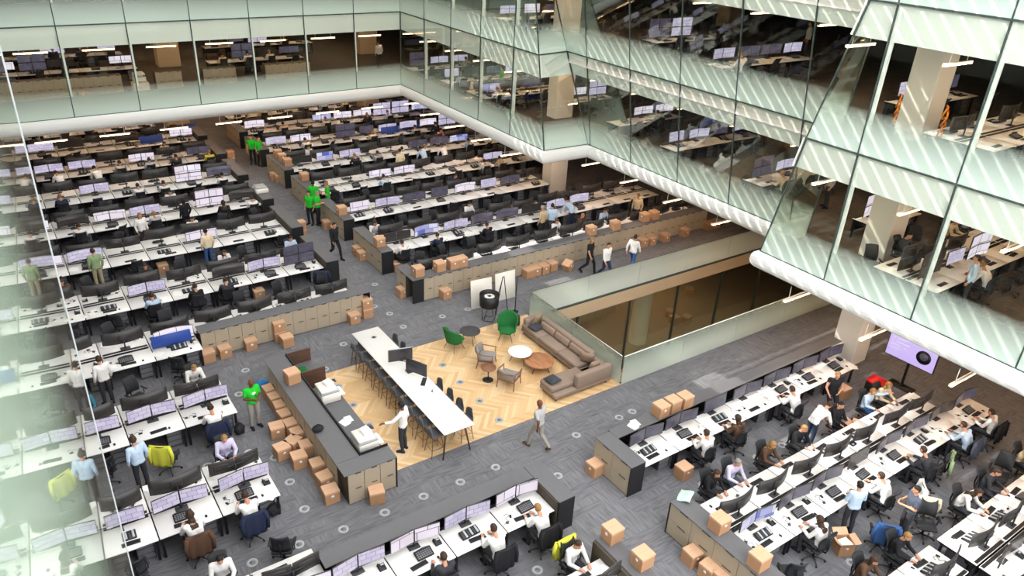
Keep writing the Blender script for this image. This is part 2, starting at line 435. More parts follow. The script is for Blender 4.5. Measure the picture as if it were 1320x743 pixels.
for lv in (1, 2, 3, 4):
    z = lv*LV; pl = [tuple(p) for p in inset(PLAN[lv], .06)]
    poly = pl+[(XE, YS), (XE, YN), (-8, YN)]
    b = MB(); b.prism(poly, z-.5, z-.008, M['plaster']); struct('ceiling_%d' % lv, b)
    if lv < 4:
        b = MB(); b.prism(poly, z-.008, z+.002, M['carpet_dim']); struct('floor_gallery_%d' % lv, b)
    # dropped ceiling behind the spandrel band
    pl2 = [tuple(p) for p in inset(PLAN[lv], .28)]
    b = MB(); b.prism(pl2+[(XE, YS), (XE, YN), (-8, YN)], z-.98 if lv > 1 else z-.78, z-.9 if lv > 1 else z-.7, M['ceiling']); struct('ceiling_soffit_%d' % lv, b)
# outer walls
b = MB(); b.box(XE, XE+.3, YS, YN, -.6, 17, M['brown_wall']); struct('wall_east', b)
b = MB(); b.box(-8, XE+.3, YN, YN+.3, -.6, 17, M['brown_wall']); struct('wall_north', b)
b = MB(); b.box(-8.3, -8, 38, YN+.3, 3.4, 17, M['brown_wall']); struct('wall_west_gallery', b)
b = MB(); b.box(-2.5, -2.2, YS, YN+.3, -.6, 3.5, M['brown_wall']); struct('wall_west', b)
b = MB(); b.box(20.95, XE, YS-.3, YS, -.6, 17, M['brown_wall']); struct('wall_south', b)
# west wing facing the glass fronts: pale storey bands, higher by a parapet
b = MB()
for lv in range(1, 5):
    z = lv*LV
    b.box(-1.1, -.6, YS, 40.9, z-.8, z+1.0, M['spandrel'])
    if lv < 4: b.box(-1.1, -.66, YS, 40.9, z+1.0, z+LV-.8, M['joint'])
b.box(-1.1, -.6, YS, 40.9, 17.8, 18.7, M['spandrel'])
struct('wall_west_wing', b)
b = MB(); b.box(-8, -1.1, YS, 40.9, 3.3, 3.5, M['ceiling']); b.box(-2.2, -.6, YS, 40.9, 3.3, 3.45, M['ceiling']); struct('ceiling_west', b)

# rounded white fascia under the first gallery
prof = [(.02, 4.2), (.10, 4.185), (.17, 4.13), (.21, 4.02), (.22, 3.90), (.205, 3.78), (.16, 3.68), (.08, 3.6), (-.04, 3.55), (-.3, 3.5), (-.62, 3.47), (-.62, 3.6), (-.1, 4.18)]
b = MB(); vs = []; fs = []; n = len(prof)
for i, p in enumerate(PLAN[1]):
    for o_, z in prof:
        q = inset(PLAN[1], -o_)[i]; vs.append((q.x, q.y, z))
for i in range(len(PLAN[1])-1):
    for j in range(n): fs.append((i*n+j, i*n+(j+1) % n, (i+1)*n+(j+1) % n, (i+1)*n+j))
for i in range(len(PLAN[1])-1):
    pass
b.add(vs, fs, M['lip'], False)
lipo = struct('trim_2', b)
# dark seam between storeys
for lv in (1, 2, 3):
    b = MB()
    pl = [tuple(p) for p in inset(PLAN[lv], -.035)]; pi2 = [tuple(p) for p in inset(PLAN[lv], .03)]
    for i in range(len(pl)-1): b.prism([pl[i], pl[i+1], pi2[i+1], pi2[i]], lv*LV-.03, lv*LV+.025, M['joint'])
    struct('trim_%d' % (lv+2), b)

# glass fronts, bay by bay
def lerp(a, c, t): return Vector(a)+(Vector(c)-Vector(a))*t
wn_count = [0]
def bay(p0b, p1b, p0t, p1t, z0, kind, last=False):
    """one bay of glazing: pane, pale spandrel behind its head, dark joint at its start, pale mullion"""
    wn_count[0] += 1
    B0, B1, T0, T1 = [Vector((p[0], p[1], z)) for p, z in ((p0b, z0), (p1b, z0), (p0t, z0+LV), (p1t, z0+LV))]
    base = B0.copy()
    t = (B1-B0).normalized(); up = (T0-B0).normalized(); n = t.cross(up).normalized()   # n looks to the atrium
    if n.dot(Vector((-1, -1, 0))) < 0: n = -n
    m = MB(); q = [B0, B1, T1, T0]
    vs = [v-base+n*.012 for v in q]+[v-base-n*.012 for v in q]
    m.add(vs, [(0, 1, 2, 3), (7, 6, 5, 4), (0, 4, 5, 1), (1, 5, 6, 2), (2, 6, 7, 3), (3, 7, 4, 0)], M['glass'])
    w = m.build('window_%d' % wn_count[0], None, base); w['kind'] = 'structure'
    s = MB(); f = 1-1.0/LV
    S0, S1 = lerp(B0, T0, f), lerp(B1, T1, f)
    q = [S0, S1, T1-Vector((0, 0, .04)), T0-Vector((0, 0, .04))]
    vs = [v-base-n*.05 for v in q]+[v-base-n*.12 for v in q]
    s.add(vs, [(0, 1, 2, 3), (7, 6, 5, 4), (0, 4, 5, 1), (1, 5, 6, 2), (2, 6, 7, 3), (3, 7, 4, 0)], M['spandrel'])
    s.build('spandrel_panel', w)
    j = MB()
    def bar(A, Bz, off, r, mm, wdt=None):
        d = (Bz-A).normalized(); side = d.cross(n).normalized()*(wdt or r)
        vs = []
        for P_ in (A, Bz): vs += [P_-base+side+n*(off+r), P_-base-side+n*(off+r), P_-base-side+n*(off-r), P_-base+side+n*(off-r)]
        j.add(vs, [(0, 1, 2, 3), (7, 6, 5, 4), (0, 4, 5, 1), (1, 5, 6, 2), (2, 6, 7, 3), (3, 7, 4, 0)], mm)
    bar(B0, T0, 0.0, .022, M['joint'])
    if last: bar(B1, T1, 0.0, .022, M['joint'])
    if kind == 'rod':
        bar(B0+t*.05, T0+t*.05, -.09, .065, M['mullion'])
    elif kind == 'fin':
        bar(B0+t*.07, T0+t*.07, -.075, .045, M['mullion'])
    j.build('mullion', w)
def front(lv, i, cuts, kind):
    a, c = PLAN[lv][i], PLAN[lv][i+1]; at, ct = PLAN[lv+1][i], PLAN[lv+1][i+1]
    ax = 0 if abs(c[0]-a[0]) > abs(c[1]-a[1]) else 1
    def on(p, q, s):
        u = (s-p[ax])/(q[ax]-p[ax]); return tuple(lerp(p, q, u))
    bs = [a]+[on(a, c, s) for s in cuts]+[c]; ts = [at]+[on(at, ct, s) for s in cuts]+[ct]
    for k in range(len(bs)-1): bay(bs[k], bs[k+1], ts[k], ts[k+1], lv*LV, kind if k else 'plain', k == len(bs)-2)
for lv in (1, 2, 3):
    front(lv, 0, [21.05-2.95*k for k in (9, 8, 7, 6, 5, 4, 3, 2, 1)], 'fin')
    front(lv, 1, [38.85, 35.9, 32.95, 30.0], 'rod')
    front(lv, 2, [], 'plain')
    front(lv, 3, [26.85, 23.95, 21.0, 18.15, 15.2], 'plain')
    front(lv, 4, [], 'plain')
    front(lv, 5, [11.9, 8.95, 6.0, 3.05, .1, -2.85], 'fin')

# roof louvres over the north half of the atrium, running along X
b = MB()
y = 11.0
while y < 47: b.box(-.6, 21.5, y, y+.36, 19.9, 20.0, M['plaster']); y += .53
struct('roof_louvres', b)

# columns
def column(name, x, y, z0, z1, w, d, m, label=None):
    b = MB(); b.cbox(-w/2, w/2, -d/2, d/2, 0, z1-z0, m, .02, seg=1, smooth=False)
    o = b.build(name, None, (x, y, z0)); o['kind'] = 'structure'; return o
for z0, z1 in ((0, 3.4), (4.2, 7.3), (8.4, 11.5), (12.6, 15.7)):
    column('column', 24.35, 12.15, z0, z1, .95, .9, M['plaster']); column('column', 25.5, 31.8, z0, z1, 1.15, .8, M['plaster'])
    for x, y in ((9.95, 51.8), (23.3, 51.8), (38, 31.8), (38, 12.2)): column('column', x, y, z0, z1, 1.3, 1.0, M['beige'])
b = MB(); b.lathe([(.44, 0), (.44, .02), (.43, .03), (.43, 3.5)], M['column_cream'], 40)
o = b.build('column_round', None, (23.5, 21.9, -4.2)); o['kind'] = 'structure'

# balustrades round the opening
def balustrade(label, pts, mat_, capm):
    base = Vector((pts[0][0], pts[0][1], 0)); g = MB(); c = MB(); j = MB()
    P_ = [Vector((p[0], p[1], 0))-base for p in pts]
    r = empty('glass_balustrade', label, 'balustrade', base)
    for a, e in zip(P_[:-1], P_[1:]):
        d = (e-a).normalized(); s = Vector((-d.y, d.x, 0))*.012; L_ = (e-a).length; n = max(1, round(L_/2.95))
        for k in range(n):
            q0 = a+d*(L_*k/n+.008); q1 = a+d*(L_*(k+1)/n-.008)
            vs = [q+sg+Vector((0, 0, z)) for z in (0, 1.12) for q, sg in ((q0, s), (q1, s), (q1, -s), (q0, -s))]
            g.add(vs, [(0, 1, 2, 3), (7, 6, 5, 4), (0, 4, 5, 1), (1, 5, 6, 2), (2, 6, 7, 3), (3, 7, 4, 0)], mat_)
        c.tube([a+Vector((0, 0, 1.13)), e+Vector((0, 0, 1.13))], .016, capm, 8)
    g.build('glass_panel', r); c.build('handrail', r)
balustrade('long glass balustrade on the far edge of the floor opening, behind the walkers', [(HX0+.02, HY1+.06), (33, HY1+.06)], M['rail'], M['joint'])
balustrade('glass balustrade behind the taupe sofa with a steel handrail', [(HX0-.05, HY0-.02), (HX0-.05, HY1+.04)], M['railc'], M['chrome'])
balustrade('long glass balustrade along the near edge of the floor opening', [(HX0+.0, HY0-.07), (33, HY0-.07)], M['railc'], M['mullion'])
# fritted glass pane beside the camera
b = MB(); d = 3.2; E0 = Vector((.0235*d, d)); th = radians(2.0); dr = Vector((sin(th), cos(th)))
S0 = E0-dr*3.1; nn = Vector((cos(th), -sin(th)))*.006
poly = [tuple(S0+nn), tuple(E0+nn), tuple(E0-nn), tuple(S0-nn)]
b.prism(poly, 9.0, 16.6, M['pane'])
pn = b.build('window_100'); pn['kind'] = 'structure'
b = MB(); b.prism([tuple(E0+nn), tuple(E0+dr*.06+nn*1.5), tuple(E0+dr*.05-nn), tuple(E0-nn)], 9.0, 16.6, M['lgrey']); b.build('edge_strip', pn)

# ------------------------------------------------------------------ prototypes
# half of a double-sided desk bench: sitter at -Y, far edge (spine) at +Y; origin at floor, front edge, middle
DW, DD = 1.43, 1.0
def k_top(b): b.cbox(-DW/2, DW/2, 0, DD, .70, .73, M['white'], .006, seg=1); b.box(-DW/2+.04, DW/2-.04, .9, .985, .73, .745, M['black'])
def k_leg(b, s):
    x = s*(DW/2-.05)
    b.box(x-.03, x+.03, .06, .98, .64, .70, M['black']); b.box(x-.03, x+.03, .10, .16, 0, .66, M['black']); b.box(x-.03, x+.03, .86, .92, 0, .66, M['black'])
def k_mod(b): b.box(-DW/2+.06, DW/2-.06, .95, .98, .22, .70, M['blackm']); b.box(-DW/2+.1, DW/2-.1, .7, .93, .5, .62, M['blackm'])
def k_ped(b):
    b.cbox(DW/2-.5, DW/2-.1, .25, .8, .04, .58, M['dgrey'], .008, seg=1)
    for z in (.06, .24, .42): b.box(DW/2-.485, DW/2-.115, .24, .255, z, z+.15, M['mgrey'])
me_t = mk(k_top, 'tabletop'); me_l = mk(lambda b: k_leg(b, -1), 'leg'); me_r = mk(lambda b: k_leg(b, 1), 'leg'); me_m = mk(k_mod, 'modesty_panel'); me_p = mk(k_ped, 'drawer_pedestal')
K_desk = Kit('desk', 'desk', [('tabletop', me_t), ('leg', me_l), ('leg', me_r), ('modesty_panel', me_m), ('drawer_pedestal', me_p)])
K_desk_far = Kit('desk', 'desk', [('desk', mk(lambda b: (k_top(b), k_leg(b, -1), k_leg(b, 1), k_mod(b), k_ped(b)), 'desk'))])

# office chair facing +Y
def k_base(b, star=M['dgrey']):
    for k in range(5):
        a = 2*pi*k/5+.3
        b.tube([(0, 0, .10), (.17*cos(a), .17*sin(a), .095), (.30*cos(a), .30*sin(a), .07)], .022, star, 6, r2=.014)
        b.lathe([(.0, -.012), (.03, -.012), (.03, .012), (0, .012)], M['black'], 10, T=RT(.30*cos(a), .30*sin(a), .031, a+pi/2, ry=pi/2))
    b.tube([(0, 0, .09), (0, 0, .40)], .026, M['black'], 8)
    b.box(-.12, .12, -.1, .1, .385, .415, M['black'])
def k_seat(b): b.cbox(-.245, .245, -.22, .26, .415, .475, M['mesh'], .028, seg=2)
def k_back(b, m=None):
    def fn(u, v):
        x = (u-.5)*.46*(1-.12*v); z = .56+v*.52; y = -.25+.06*(2*u-1)**2-.10*v**2+.05*sin(v*pi)
        return (x, y, z), (.12*(1-2*u), 1, .2)
    b.grid(fn, 6, 6, m or M['mesh'], .035)
    b.tube([(0, -.08, .41), (0, -.27, .44), (0, -.30, .60), (0, -.29, .85)], .022, M['black'], 6)
def k_arm(b, s):
    x = s*.285
    b.tube([(s*.2, -.05, .42), (x, -.05, .45), (x, -.04, .64)], .016, M['black'], 6); b.cbox(x-.035, x+.035, -.16, .13, .64, .67, M['black'], .012, seg=1)
me_cb, me_cs, me_ck = mk(k_base, 'base'), mk(k_seat, 'seat'), mk(k_back, 'backrest')
me_al, me_ar = mk(lambda b: k_arm(b, -1), 'armrest'), mk(lambda b: k_arm(b, 1), 'armrest')
K_chair = Kit('office_chair', 'chair', [('base', me_cb), ('seat', me_cs), ('backrest', me_ck), ('armrest', me_al), ('armrest', me_ar)])
K_chair_far = Kit('office_chair', 'chair', [('office_chair', mk(lambda b: (k_base(b), k_seat(b), k_back(b), k_arm(b, -1), k_arm(b, 1)), 'office_chair'))])

# monitors: screen side faces -Y; origin on the desk under the stand
def panel(b, w, h, z, x=0, y=0, ang=0, tilt=0, face=None, back=None):
    T = RT(x, y, z, ang, tilt); back = back or M['mon']
    b.cbox(-w/2, w/2, -.012, .03, -h/2, h/2, back or M['black'], .012, T, seg=1)
    b.cbox(-w*.3, w*.3, .02, .055, -h*.3, h*.28, back or M['black'], .012, T, seg=1)
    g = .012
    b.add([(-w/2+g, -.0135, -h/2+g), (w/2-g, -.0135, -h/2+g), (w/2-g, -.0135, h/2-g), (-w/2+g, -.0135, h/2-g),
           (-w/2+g, -.011, -h/2+g), (w/2-g, -.011, -h/2+g), (w/2-g, -.011, h/2-g), (-w/2+g, -.011, h/2-g)],
          [(0, 1, 2, 3), (4, 7, 6, 5), (0, 4, 5, 1), (1, 5, 6, 2), (2, 6, 7, 3), (3, 7, 4, 0)], face, False, T)
def stand(b, w, zt, zs):
    b.cbox(-.15, .15, -.02, .16, 0, .015, M['dgrey'], .006, seg=1); b.tube([(0, .09, .01), (0, .09, zt)], .022, M['dgrey'], 8)
    for z in zs: b.tube([(-w, .045, z), (-w*.5, .08, z), (w*.5, .08, z), (w, .045, z)], .014, M['dgrey'], 6)
def far_kit(parts, nm='monitor'):
    return Kit(nm, 'monitor', [(nm, mk(lambda b: [f(b) for f in parts], nm))])
MW, MH = .64, .40
def f_pair(face, z=.40, a=.13): return (lambda b: panel(b, MW, MH, z, -.325, .0, a, .0, face), lambda b: panel(b, MW, MH, z, .325, .0, -a, .0, face))
def f_quad(face): return f_pair(face, .30, .1)+f_pair(face, .72, .1)
def f_one(face): return (lambda b: panel(b, .98, .46, .42, 0, 0, 0, -.06, face),)
def near_kit(fs, st):
    return Kit('monitor', 'monitor', [('stand', mk(st, 'stand'))]+[('screen', mk(f, 'screen')) for f in fs])
FACES = ['s_lav', 's_pale', 's_blue', 's_dark', 's_off']
st2 = lambda b: stand(b, .34, .42, (.40,)); st4 = lambda b: stand(b, .34, .74, (.30, .72)); st1 = lambda b: stand(b, .1, .42, (.4,))
def f_curve(face, z=.44, w=1.24, h=.44):
    def fn(off):
        def g(u, v):
            a = (u-.5)*2; return (a*w/2, -.13*a*a+.06+off, z+(v-.5)*h), (.42*a, 1, 0)
        return g
    def casing(b): b.grid(fn(.0), 12, 2, M['mon'], .03); b.cbox(-.14, .14, .07, .11, z-.1, z+.1, M['mon'], .01, seg=1)
    def scr(b):
        def g(u, v): return fn(-.018)(.01+.98*u, .03+.94*v)
        b.grid(g, 12, 2, M[face], .004)
    return casing, scr
def curve_kit(fc, near, z):
    cs, sc_ = f_curve(fc, z); st = lambda b: stand(b, .08, z, (z,))
    if near: return Kit('monitor', 'monitor', [('stand', mk(st, 'stand')), ('casing', mk(cs, 'casing')), ('screen', mk(sc_, 'screen'))])
    return far_kit((st, cs, sc_))
KM = {}
for fc in FACES:
    KM['pair', fc, 1] = near_kit(f_pair(M[fc]), st2); KM['pair', fc, 0] = far_kit((st2,)+f_pair(M[fc]))
    KM['quad', fc, 1] = near_kit(f_quad(M[fc]), st4); KM['quad', fc, 0] = far_kit((st4,)+f_quad(M[fc]))
    for nr in (0, 1): KM['curve', fc, nr] = curve_kit(fc, nr, .42); KM['tall', fc, nr] = curve_kit(fc, nr, .52)
    KM['wide', fc, 1] = near_kit(f_one(M[fc]), st1); KM['wide', fc, 0] = far_kit((st1,)+f_one(M[fc]))

# desk-top things
def k_keyb(b):
    b.cbox(-.22, .22, -.07, .07, 0, .02, M['dgrey'], .006, seg=1)
    for r in range(4): b.box(-.205, .205, -.055+r*.028, -.034+r*.028, .02, .026, M['black'])
K_keyb = Kit('keyboard', 'keyboard', [('keyboard', mk(k_keyb, 'keyboard'))])
def k_turret(b):
    T = RT(0, 0, .02, 0, .28)
    b.cbox(-.26, .26, -.12, .12, 0, .05, M['black'], .012, T, seg=1)
    for i in range(6):
        b.cbox(-.235+i*.08, -.18+i*.08, -.10, .10, .05, .075, M['lgrey' if i % 2 else 'dgrey'], .008, T, seg=1)
K_turret = Kit('dealer_phone', 'phone', [('dealer_phone', mk(k_turret, 'dealer_phone'))])
def k_turret2(b):
    T = RT(0, 0, .02, 0, .25)
    b.cbox(-.22, .22, -.13, .13, 0, .05, M['black'], .012, T, seg=1)
    for r in range(4):
        for c in range(7): b.box(-.19+c*.055, -.15+c*.055, -.1+r*.05, -.07+r*.05, .05, .056, M['mgrey'], T)
    b.tube([(-.19, .09, .075), (.0, .11, .085), (.19, .09, .075)], .02, M['dgrey'], 6, T)
K_turret2 = Kit('dealer_phone', 'phone', [('dealer_phone', mk(k_turret2, 'dealer_phone'))])
def k_paper(b):
    for i in range(4): b.box(-.105, .105, -.148, .148, i*.004, i*.004+.003, M['paper'], RT(.01*i, .005*i, 0, .05*i))
    b.box(-.105, .105, -.148, .148, 0, .004, M['paper'], RT(.2, .06, 0, -.3))
K_paper = Kit('paper_stack', 'paper', [('paper_stack', mk(k_paper, 'paper_stack'))])
def k_mug(b):
    b.lathe([(.0, .006), (.036, .0), (.04, .01), (.041, .095), (.036, .095), (.035, .015), (0, .012)], M['plaster'], 16)
    b.tube([(.04, 0, .08), (.07, 0, .07), (.07, 0, .035), (.04, 0, .025)], .007, M['plaster'], 6)
K_mug = Kit('mug', 'mug', [('mug', mk(k_mug, 'mug'))])
def k_mouse(b): b.ball((0, 0, .012), (.032, .055, .022), M['black'])
K_mouse = Kit('mouse', 'mouse', [('mouse', mk(k_mouse, 'mouse'))])
def k_handset(b):
    b.cbox(-.09, .09, -.1, .1, 0, .04, M['black'], .01, RT(rx=.15), seg=1); b.tube([(-.06, -.08, .06), (-.06, 0, .075), (-.06, .09, .07)], .02, M['dgrey'], 6)
    b.box(-.01, .07, .02, .07, .05, .058, M['lgrey'])
K_hand = Kit('telephone', 'phone', [('telephone', mk(k_handset, 'telephone'))])
def k_cable(b):
    b.tube([(-.2, .1, .008), (-.1, -.04, .01), (0, .06, .012), (.1, -.05, .01), (.16, .04, .012), (.08, .1, .01)], .006, M['black'], 5)
    b.cbox(.02, .12, -.1, -.05, 0, .03, M['black'], .006, seg=1); b.cbox(-.18, -.1, -.02, .05, 0, .025, M['dgrey'], .006, seg=1)
K_cable = Kit('headset_cable', 'cable', [('headset_cable', mk(k_cable, 'headset_cable'))])

# archive box .42 x .40 x .40
def k_bbody(b): b.cbox(-.2, .2, -.19, .19, 0, .37, M['kraft'], .005, seg=1, smooth=False)
def k_blid(b):
    b.cbox(-.206, .206, -.196, .196, .335, .40, M['kraft_lit'], .005, seg=1, smooth=False); b.box(-.207, .207, -.002, .002, .4, .4012, M['kraft'])
def k_blab(b): b.lathe([(0, 0), (.045, 0), (.045, .003), (0, .003)], M['paper'], 14, T=RT(0, -.19, .25, rx=pi/2))
def k_blab2(b): b.lathe([(0, 0), (.045, 0), (.045, .003), (0, .003)], M['paper'], 14, T=RT(-.2, .0, .25, -pi/2, pi/2))
me_bb, me_bl, me_b1, me_b2 = mk(k_bbody, 'box_body'), mk(k_blid, 'lid'), mk(k_blab, 'label_sticker'), mk(k_blab2, 'label_sticker')
K_box = {0: Kit('archive_box', 'box', [('box_body', me_bb), ('lid', me_bl)]), 1: Kit('archive_box', 'box', [('box_body', me_bb), ('lid', me_bl), ('label_sticker', me_b1)]),
         2: Kit('archive_box', 'box', [('box_body', me_bb), ('lid', me_bl), ('label_sticker', me_b2)])}
def k_obody(b):
    for x0, x1, y0, y1 in ((-.2, .2, -.19, -.182), (-.2, .2, .182, .19), (-.2, -.192, -.19, .19), (.192, .2, -.19, .19)): b.box(x0, x1, y0, y1, 0, .38, M['kraft'])
    b.box(-.2, .2, -.19, .19, 0, .01, M['kraft'])
def k_oflap(b):
    b.box(-.2, .2, 0, .2, -.004, .004, M['kraft_lit'], RT(0, .19, .38, 0, .5)); b.box(-.2, .2, -.2, 0, -.004, .004, M['kraft_lit'], RT(0, -.19, .38, 0, -.9))
    b.box(-.16, 0, -.19, .19, -.004, .004, M['kraft_lit'], RT(-.2, 0, .38, 0, 0, .7)); b.box(0, .16, -.19, .19, -.004, .004, M['kraft_lit'], RT(.2, 0, .38, 0, 0, -.3))
K_obox = Kit('open_box', 'box', [('box_body', mk(k_obody, 'box_body')), ('flaps', mk(k_oflap, 'flaps')), ('papers', mk(lambda b: [b.box(-.16, .14, -.15, .13, .2+i*.03, .225+i*.03, M['paper'], RT(.01*i, 0, 0, .1*i)) for i in range(4)], 'papers')), ('label_sticker', me_b1)])

# two-drawer filing cabinet, front on -Y, width w, depth .48; top at 1.02
def cab_kit(w, d=.5):
    body = mk(lambda b: b.box(-w/2, w/2, 0, d, .02, 1.02, M['tan_dark']), 'carcass')
    def dr(z0, z1):
        def f(b): b.cbox(-w/2+.004, w/2-.004, -.02, .0, z0, z1, M['tan'], .004, seg=1, smooth=False)
        return mk(f, 'drawer')
    def hd(z):
        def f(b): b.box(-w*.05, w*.30, -.032, -.0, z-.03, z-.004, M['tan_dark'])
        return mk(f, 'handle')
    return Kit('filing_cabinet', 'cabinet', [('carcass', body), ('drawer', dr(.03, .52)), ('drawer', dr(.526, 1.015)), ('handle', hd(.52), 1), ('handle', hd(1.015), 2)])
K_cab = cab_kit(.455); K_cabw = cab_kit(.745)
def k_lampb(b):
    b.cbox(-.72, .72, -.045, .045, 0, .06, M['plaster'], .015, seg=1)
def k_lampd(b): b.box(-.70, .70, -.046, .046, -.012, -.001, M['lamp']); b.box(-.69, .69, -.044, .044, -.016, -.0125, M['lamp_down']); b.box(-.7, .7, -.0485, -.045, .012, .05, M['lamp']); b.box(-.7, .7, .045, .0485, .012, .05, M['lamp'])
def k_lampw(s):
    return mk(lambda b: b.tube([(s*.45, 0, .07), (s*.45, 0, .52)], .013, M['plaster'], 5), 'suspension_wire')
me_w1, me_w2 = k_lampw(-1), k_lampw(1)
K_lamp = Kit('pendant_lamp', 'lamp', [('lamp_body', mk(k_lampb, 'lamp_body')), ('diffuser', mk(k_lampd, 'diffuser')), ('suspension_wire', me_w1), ('suspension_wire', me_w2)])
K_lamp_far = Kit('pendant_lamp', 'lamp', [('pendant_lamp', mk(lambda b: (k_lampb(b), k_lampd(b), b.tube([(-.45, 0, .07), (-.45, 0, .52)], .008, M['plaster'], 5), b.tube([(.45, 0, .07), (.45, 0, .52)], .008, M['plaster'], 5)), 'pendant_lamp'))])
# jacket hung over a chair back (chair frame, facing +Y)
def k_jacket(b):
    def fn(u, v):
        # over the top of the backrest: v 0 rear hem .. 1 front
        x = (u-.5)*(.52+.06*sin(v*pi)); 
        if v < .75:
            w = v/.75; z = .42+w*.68; y = -.36-.02*sin(u*pi*5)*(1-w)+.03*(2*u-1)**2+.02*w
        else:
            w = (v-.75)/.25; z = 1.10+.03*sin(w*pi)-.16*w; y = -.34+.05*w+.03*(2*u-1)**2+.02
        return (x, y, z), (0, -1, .35*v)
    b.grid(fn, 10, 12, M['dfab'], .03)
    for s in (-1, 1): b.tube([(s*.26, -.33, 1.04), (s*.31, -.34, .8), (s*.29, -.37, .55)], .055, M['dfab'], 8, r2=.045)
K_jacket = Kit('jacket', 'jacket', [('jacket', mk(k_jacket, 'jacket'))])
def k_bag(b):
    b.ball((0, 0, .16), (.22, .14, .17), M['blackm'], n=14); b.tube([(-.08, 0, .31), (-.05, 0, .38), (.05, 0, .38), (.08, 0, .31)], .012, M['black'], 6); b.cbox(-.14, .14, -.16, -.1, .05, .2, M['blackm'], .03)
K_bag = Kit('rucksack', 'bag', [('rucksack', mk(k_bag, 'rucksack'))])

# ------------------------------------------------------------------ people
def V3(*a): return Vector(a)
def mirror(d):
    return d
def cone_cap(bm_all, a, c, ra, rc, seg=10):
    """closed tapered capsule from a to c, appended to a mesh"""
    bm = bmesh.new(); ax = (c-a); L_ = ax.length; q = ax.to_track_quat('Z', 'Y') if L_ > 1e-6 else Vector((0, 0, 1)).to_track_quat('Z', 'Y')
    rows = []
    prof = [(0, -ra), (ra*.7, -ra*.7), (ra, 0), (rc, L_), (rc*.7, L_+rc*.7), (0, L_+rc)]
    for r, z in prof:
        if r == 0: rows.append([bm.verts.new(a+q @ Vector((0, 0, z)))])
        else: rows.append([bm.verts.new(a+q @ Vector((r*cos(2*pi*j/seg), r*sin(2*pi*j/seg), z))) for j in range(seg)])
    for i in range(len(rows)-1):
        A, B = rows[i], rows[i+1]
        for j in range(seg):
            k = (j+1) % seg
            if len(A) == 1: bm.faces.new((A[0], B[k], B[j]))
            elif len(B) == 1: bm.faces.new((A[j], A[k], B[0]))
            else: bm.faces.new((A[j], A[k], B[k], B[j]))
    me = bpy.data.meshes.new('t'); bm.to_mesh(me); bm.free(); bm_all.from_mesh(me); bpy.data.meshes.remove(me)
def ellip(bm_all, c, r, rot=None):
    Mx = Matrix.Translation(c) @ (rot.to_4x4() if rot else Matrix.Identity(4)) @ Matrix.Diagonal((r[0], r[1], r[2], 1))
    bmesh.ops.create_uvsphere(bm_all, u_segments=16, v_segments=10, radius=1, matrix=Mx)

def stand_pose():
    return dict(pel=V3(0, 0, .96), waist=V3(0, .0, 1.10), chest=V3(0, .01, 1.30), neck=V3(0, 0, 1.47), head=V3(0, .035, 1.63), look=V3(0, 1, -.1),
        hip=[V3(-.095, 0, .92), V3(.095, 0, .92)], knee=[V3(-.11, .02, .50), V3(.11, .02, .50)], ank=[V3(-.115, -.03, .085), V3(.115, -.03, .085)], toe=[V3(-.14, .13, .035), V3(.14, .13, .035)],
        sh=[V3(-.185, -.01, 1.42), V3(.185, -.01, 1.42)], el=[V3(-.25, -.05, 1.14), V3(.25, -.05, 1.14)], wr=[V3(-.24, .05, .91), V3(.24, .05, .91)], palm=[V3(1, 0, 0), V3(-1, 0, 0)])
def up_shift(p, dv, keys=('waist', 'chest', 'neck', 'head')):
    pass
def sit_pose(fw=.06, zs=.50):
    # seat top .475: pelvis just above it
    p = stand_pose(); dz = zs+.09-.96
    for k in ('pel', 'waist', 'chest', 'neck', 'head'): p[k] = p[k]+V3(0, 0, dz)
    p['pel'] += V3(0, -.06, 0); p['waist'] += V3(0, -.07, 0); p['chest'] += V3(0, -.05+fw*.5, 0); p['neck'] += V3(0, -.03+fw, -.01); p['head'] += V3(0, .0+fw*1.3, -.02)
    p['sh'] = [V3(s*.185, -.04+fw*.9, 1.42+dz) for s in (-1, 1)]
    p['hip'] = [V3(s*.095, -.05, zs+.07) for s in (-1, 1)]; p['knee'] = [V3(s*.14, .38, zs+.05) for s in (-1, 1)]
    p['ank'] = [V3(s*.13, .36, .09) for s in (-1, 1)]; p['toe'] = [V3(s*.14, .52, .035) for s in (-1, 1)]
    p['el'] = [V3(s*.25, .08+fw, 1.16+dz) for s in (-1, 1)]; p['wr'] = [V3(s*.14, .34+fw, .79) for s in (-1, 1)]; p['palm'] = [V3(0, 0, -1), V3(0, 0, -1)]
    p['look'] = V3(0, 1, -.25)
    return p
POSES = {}
p = stand_pose(); POSES['stand'] = p
p = stand_pose(); p['el'][1] = V3(.25, .02, 1.15); p['wr'][1] = V3(.12, .24, 1.18); p['palm'][1] = V3(-1, 0, 0); p['el'][0] = V3(-.24, .03, 1.15); p['wr'][0] = V3(-.05, .25, 1.14); p['palm'][0] = V3(0, 0, 1); POSES['hold'] = p
p = stand_pose()
p['knee'] = [V3(-.10, .20, .52), V3(.10, -.04, .50)]; p['ank'] = [V3(-.10, .27, .12), V3(.11, -.36, .19)]; p['toe'] = [V3(-.11, .44, .09), V3(.12, -.26, .05)]
p['el'] = [V3(-.25, -.17, 1.17), V3(.25, .07, 1.15)]; p['wr'] = [V3(-.25, -.15, .93), V3(.24, .17, .94)]
for k in ('ank', 'toe', 'knee'):
    pass
p['toe'][0].z = .04; p['ank'][0].z = .085; POSES['walk'] = p
p = stand_pose(); p['el'][0] = V3(-.34, .16, 1.24); p['wr'][0] = V3(-.45, .36, 1.22); p['palm'][0] = V3(0, 0, -1); POSES['point'] = p
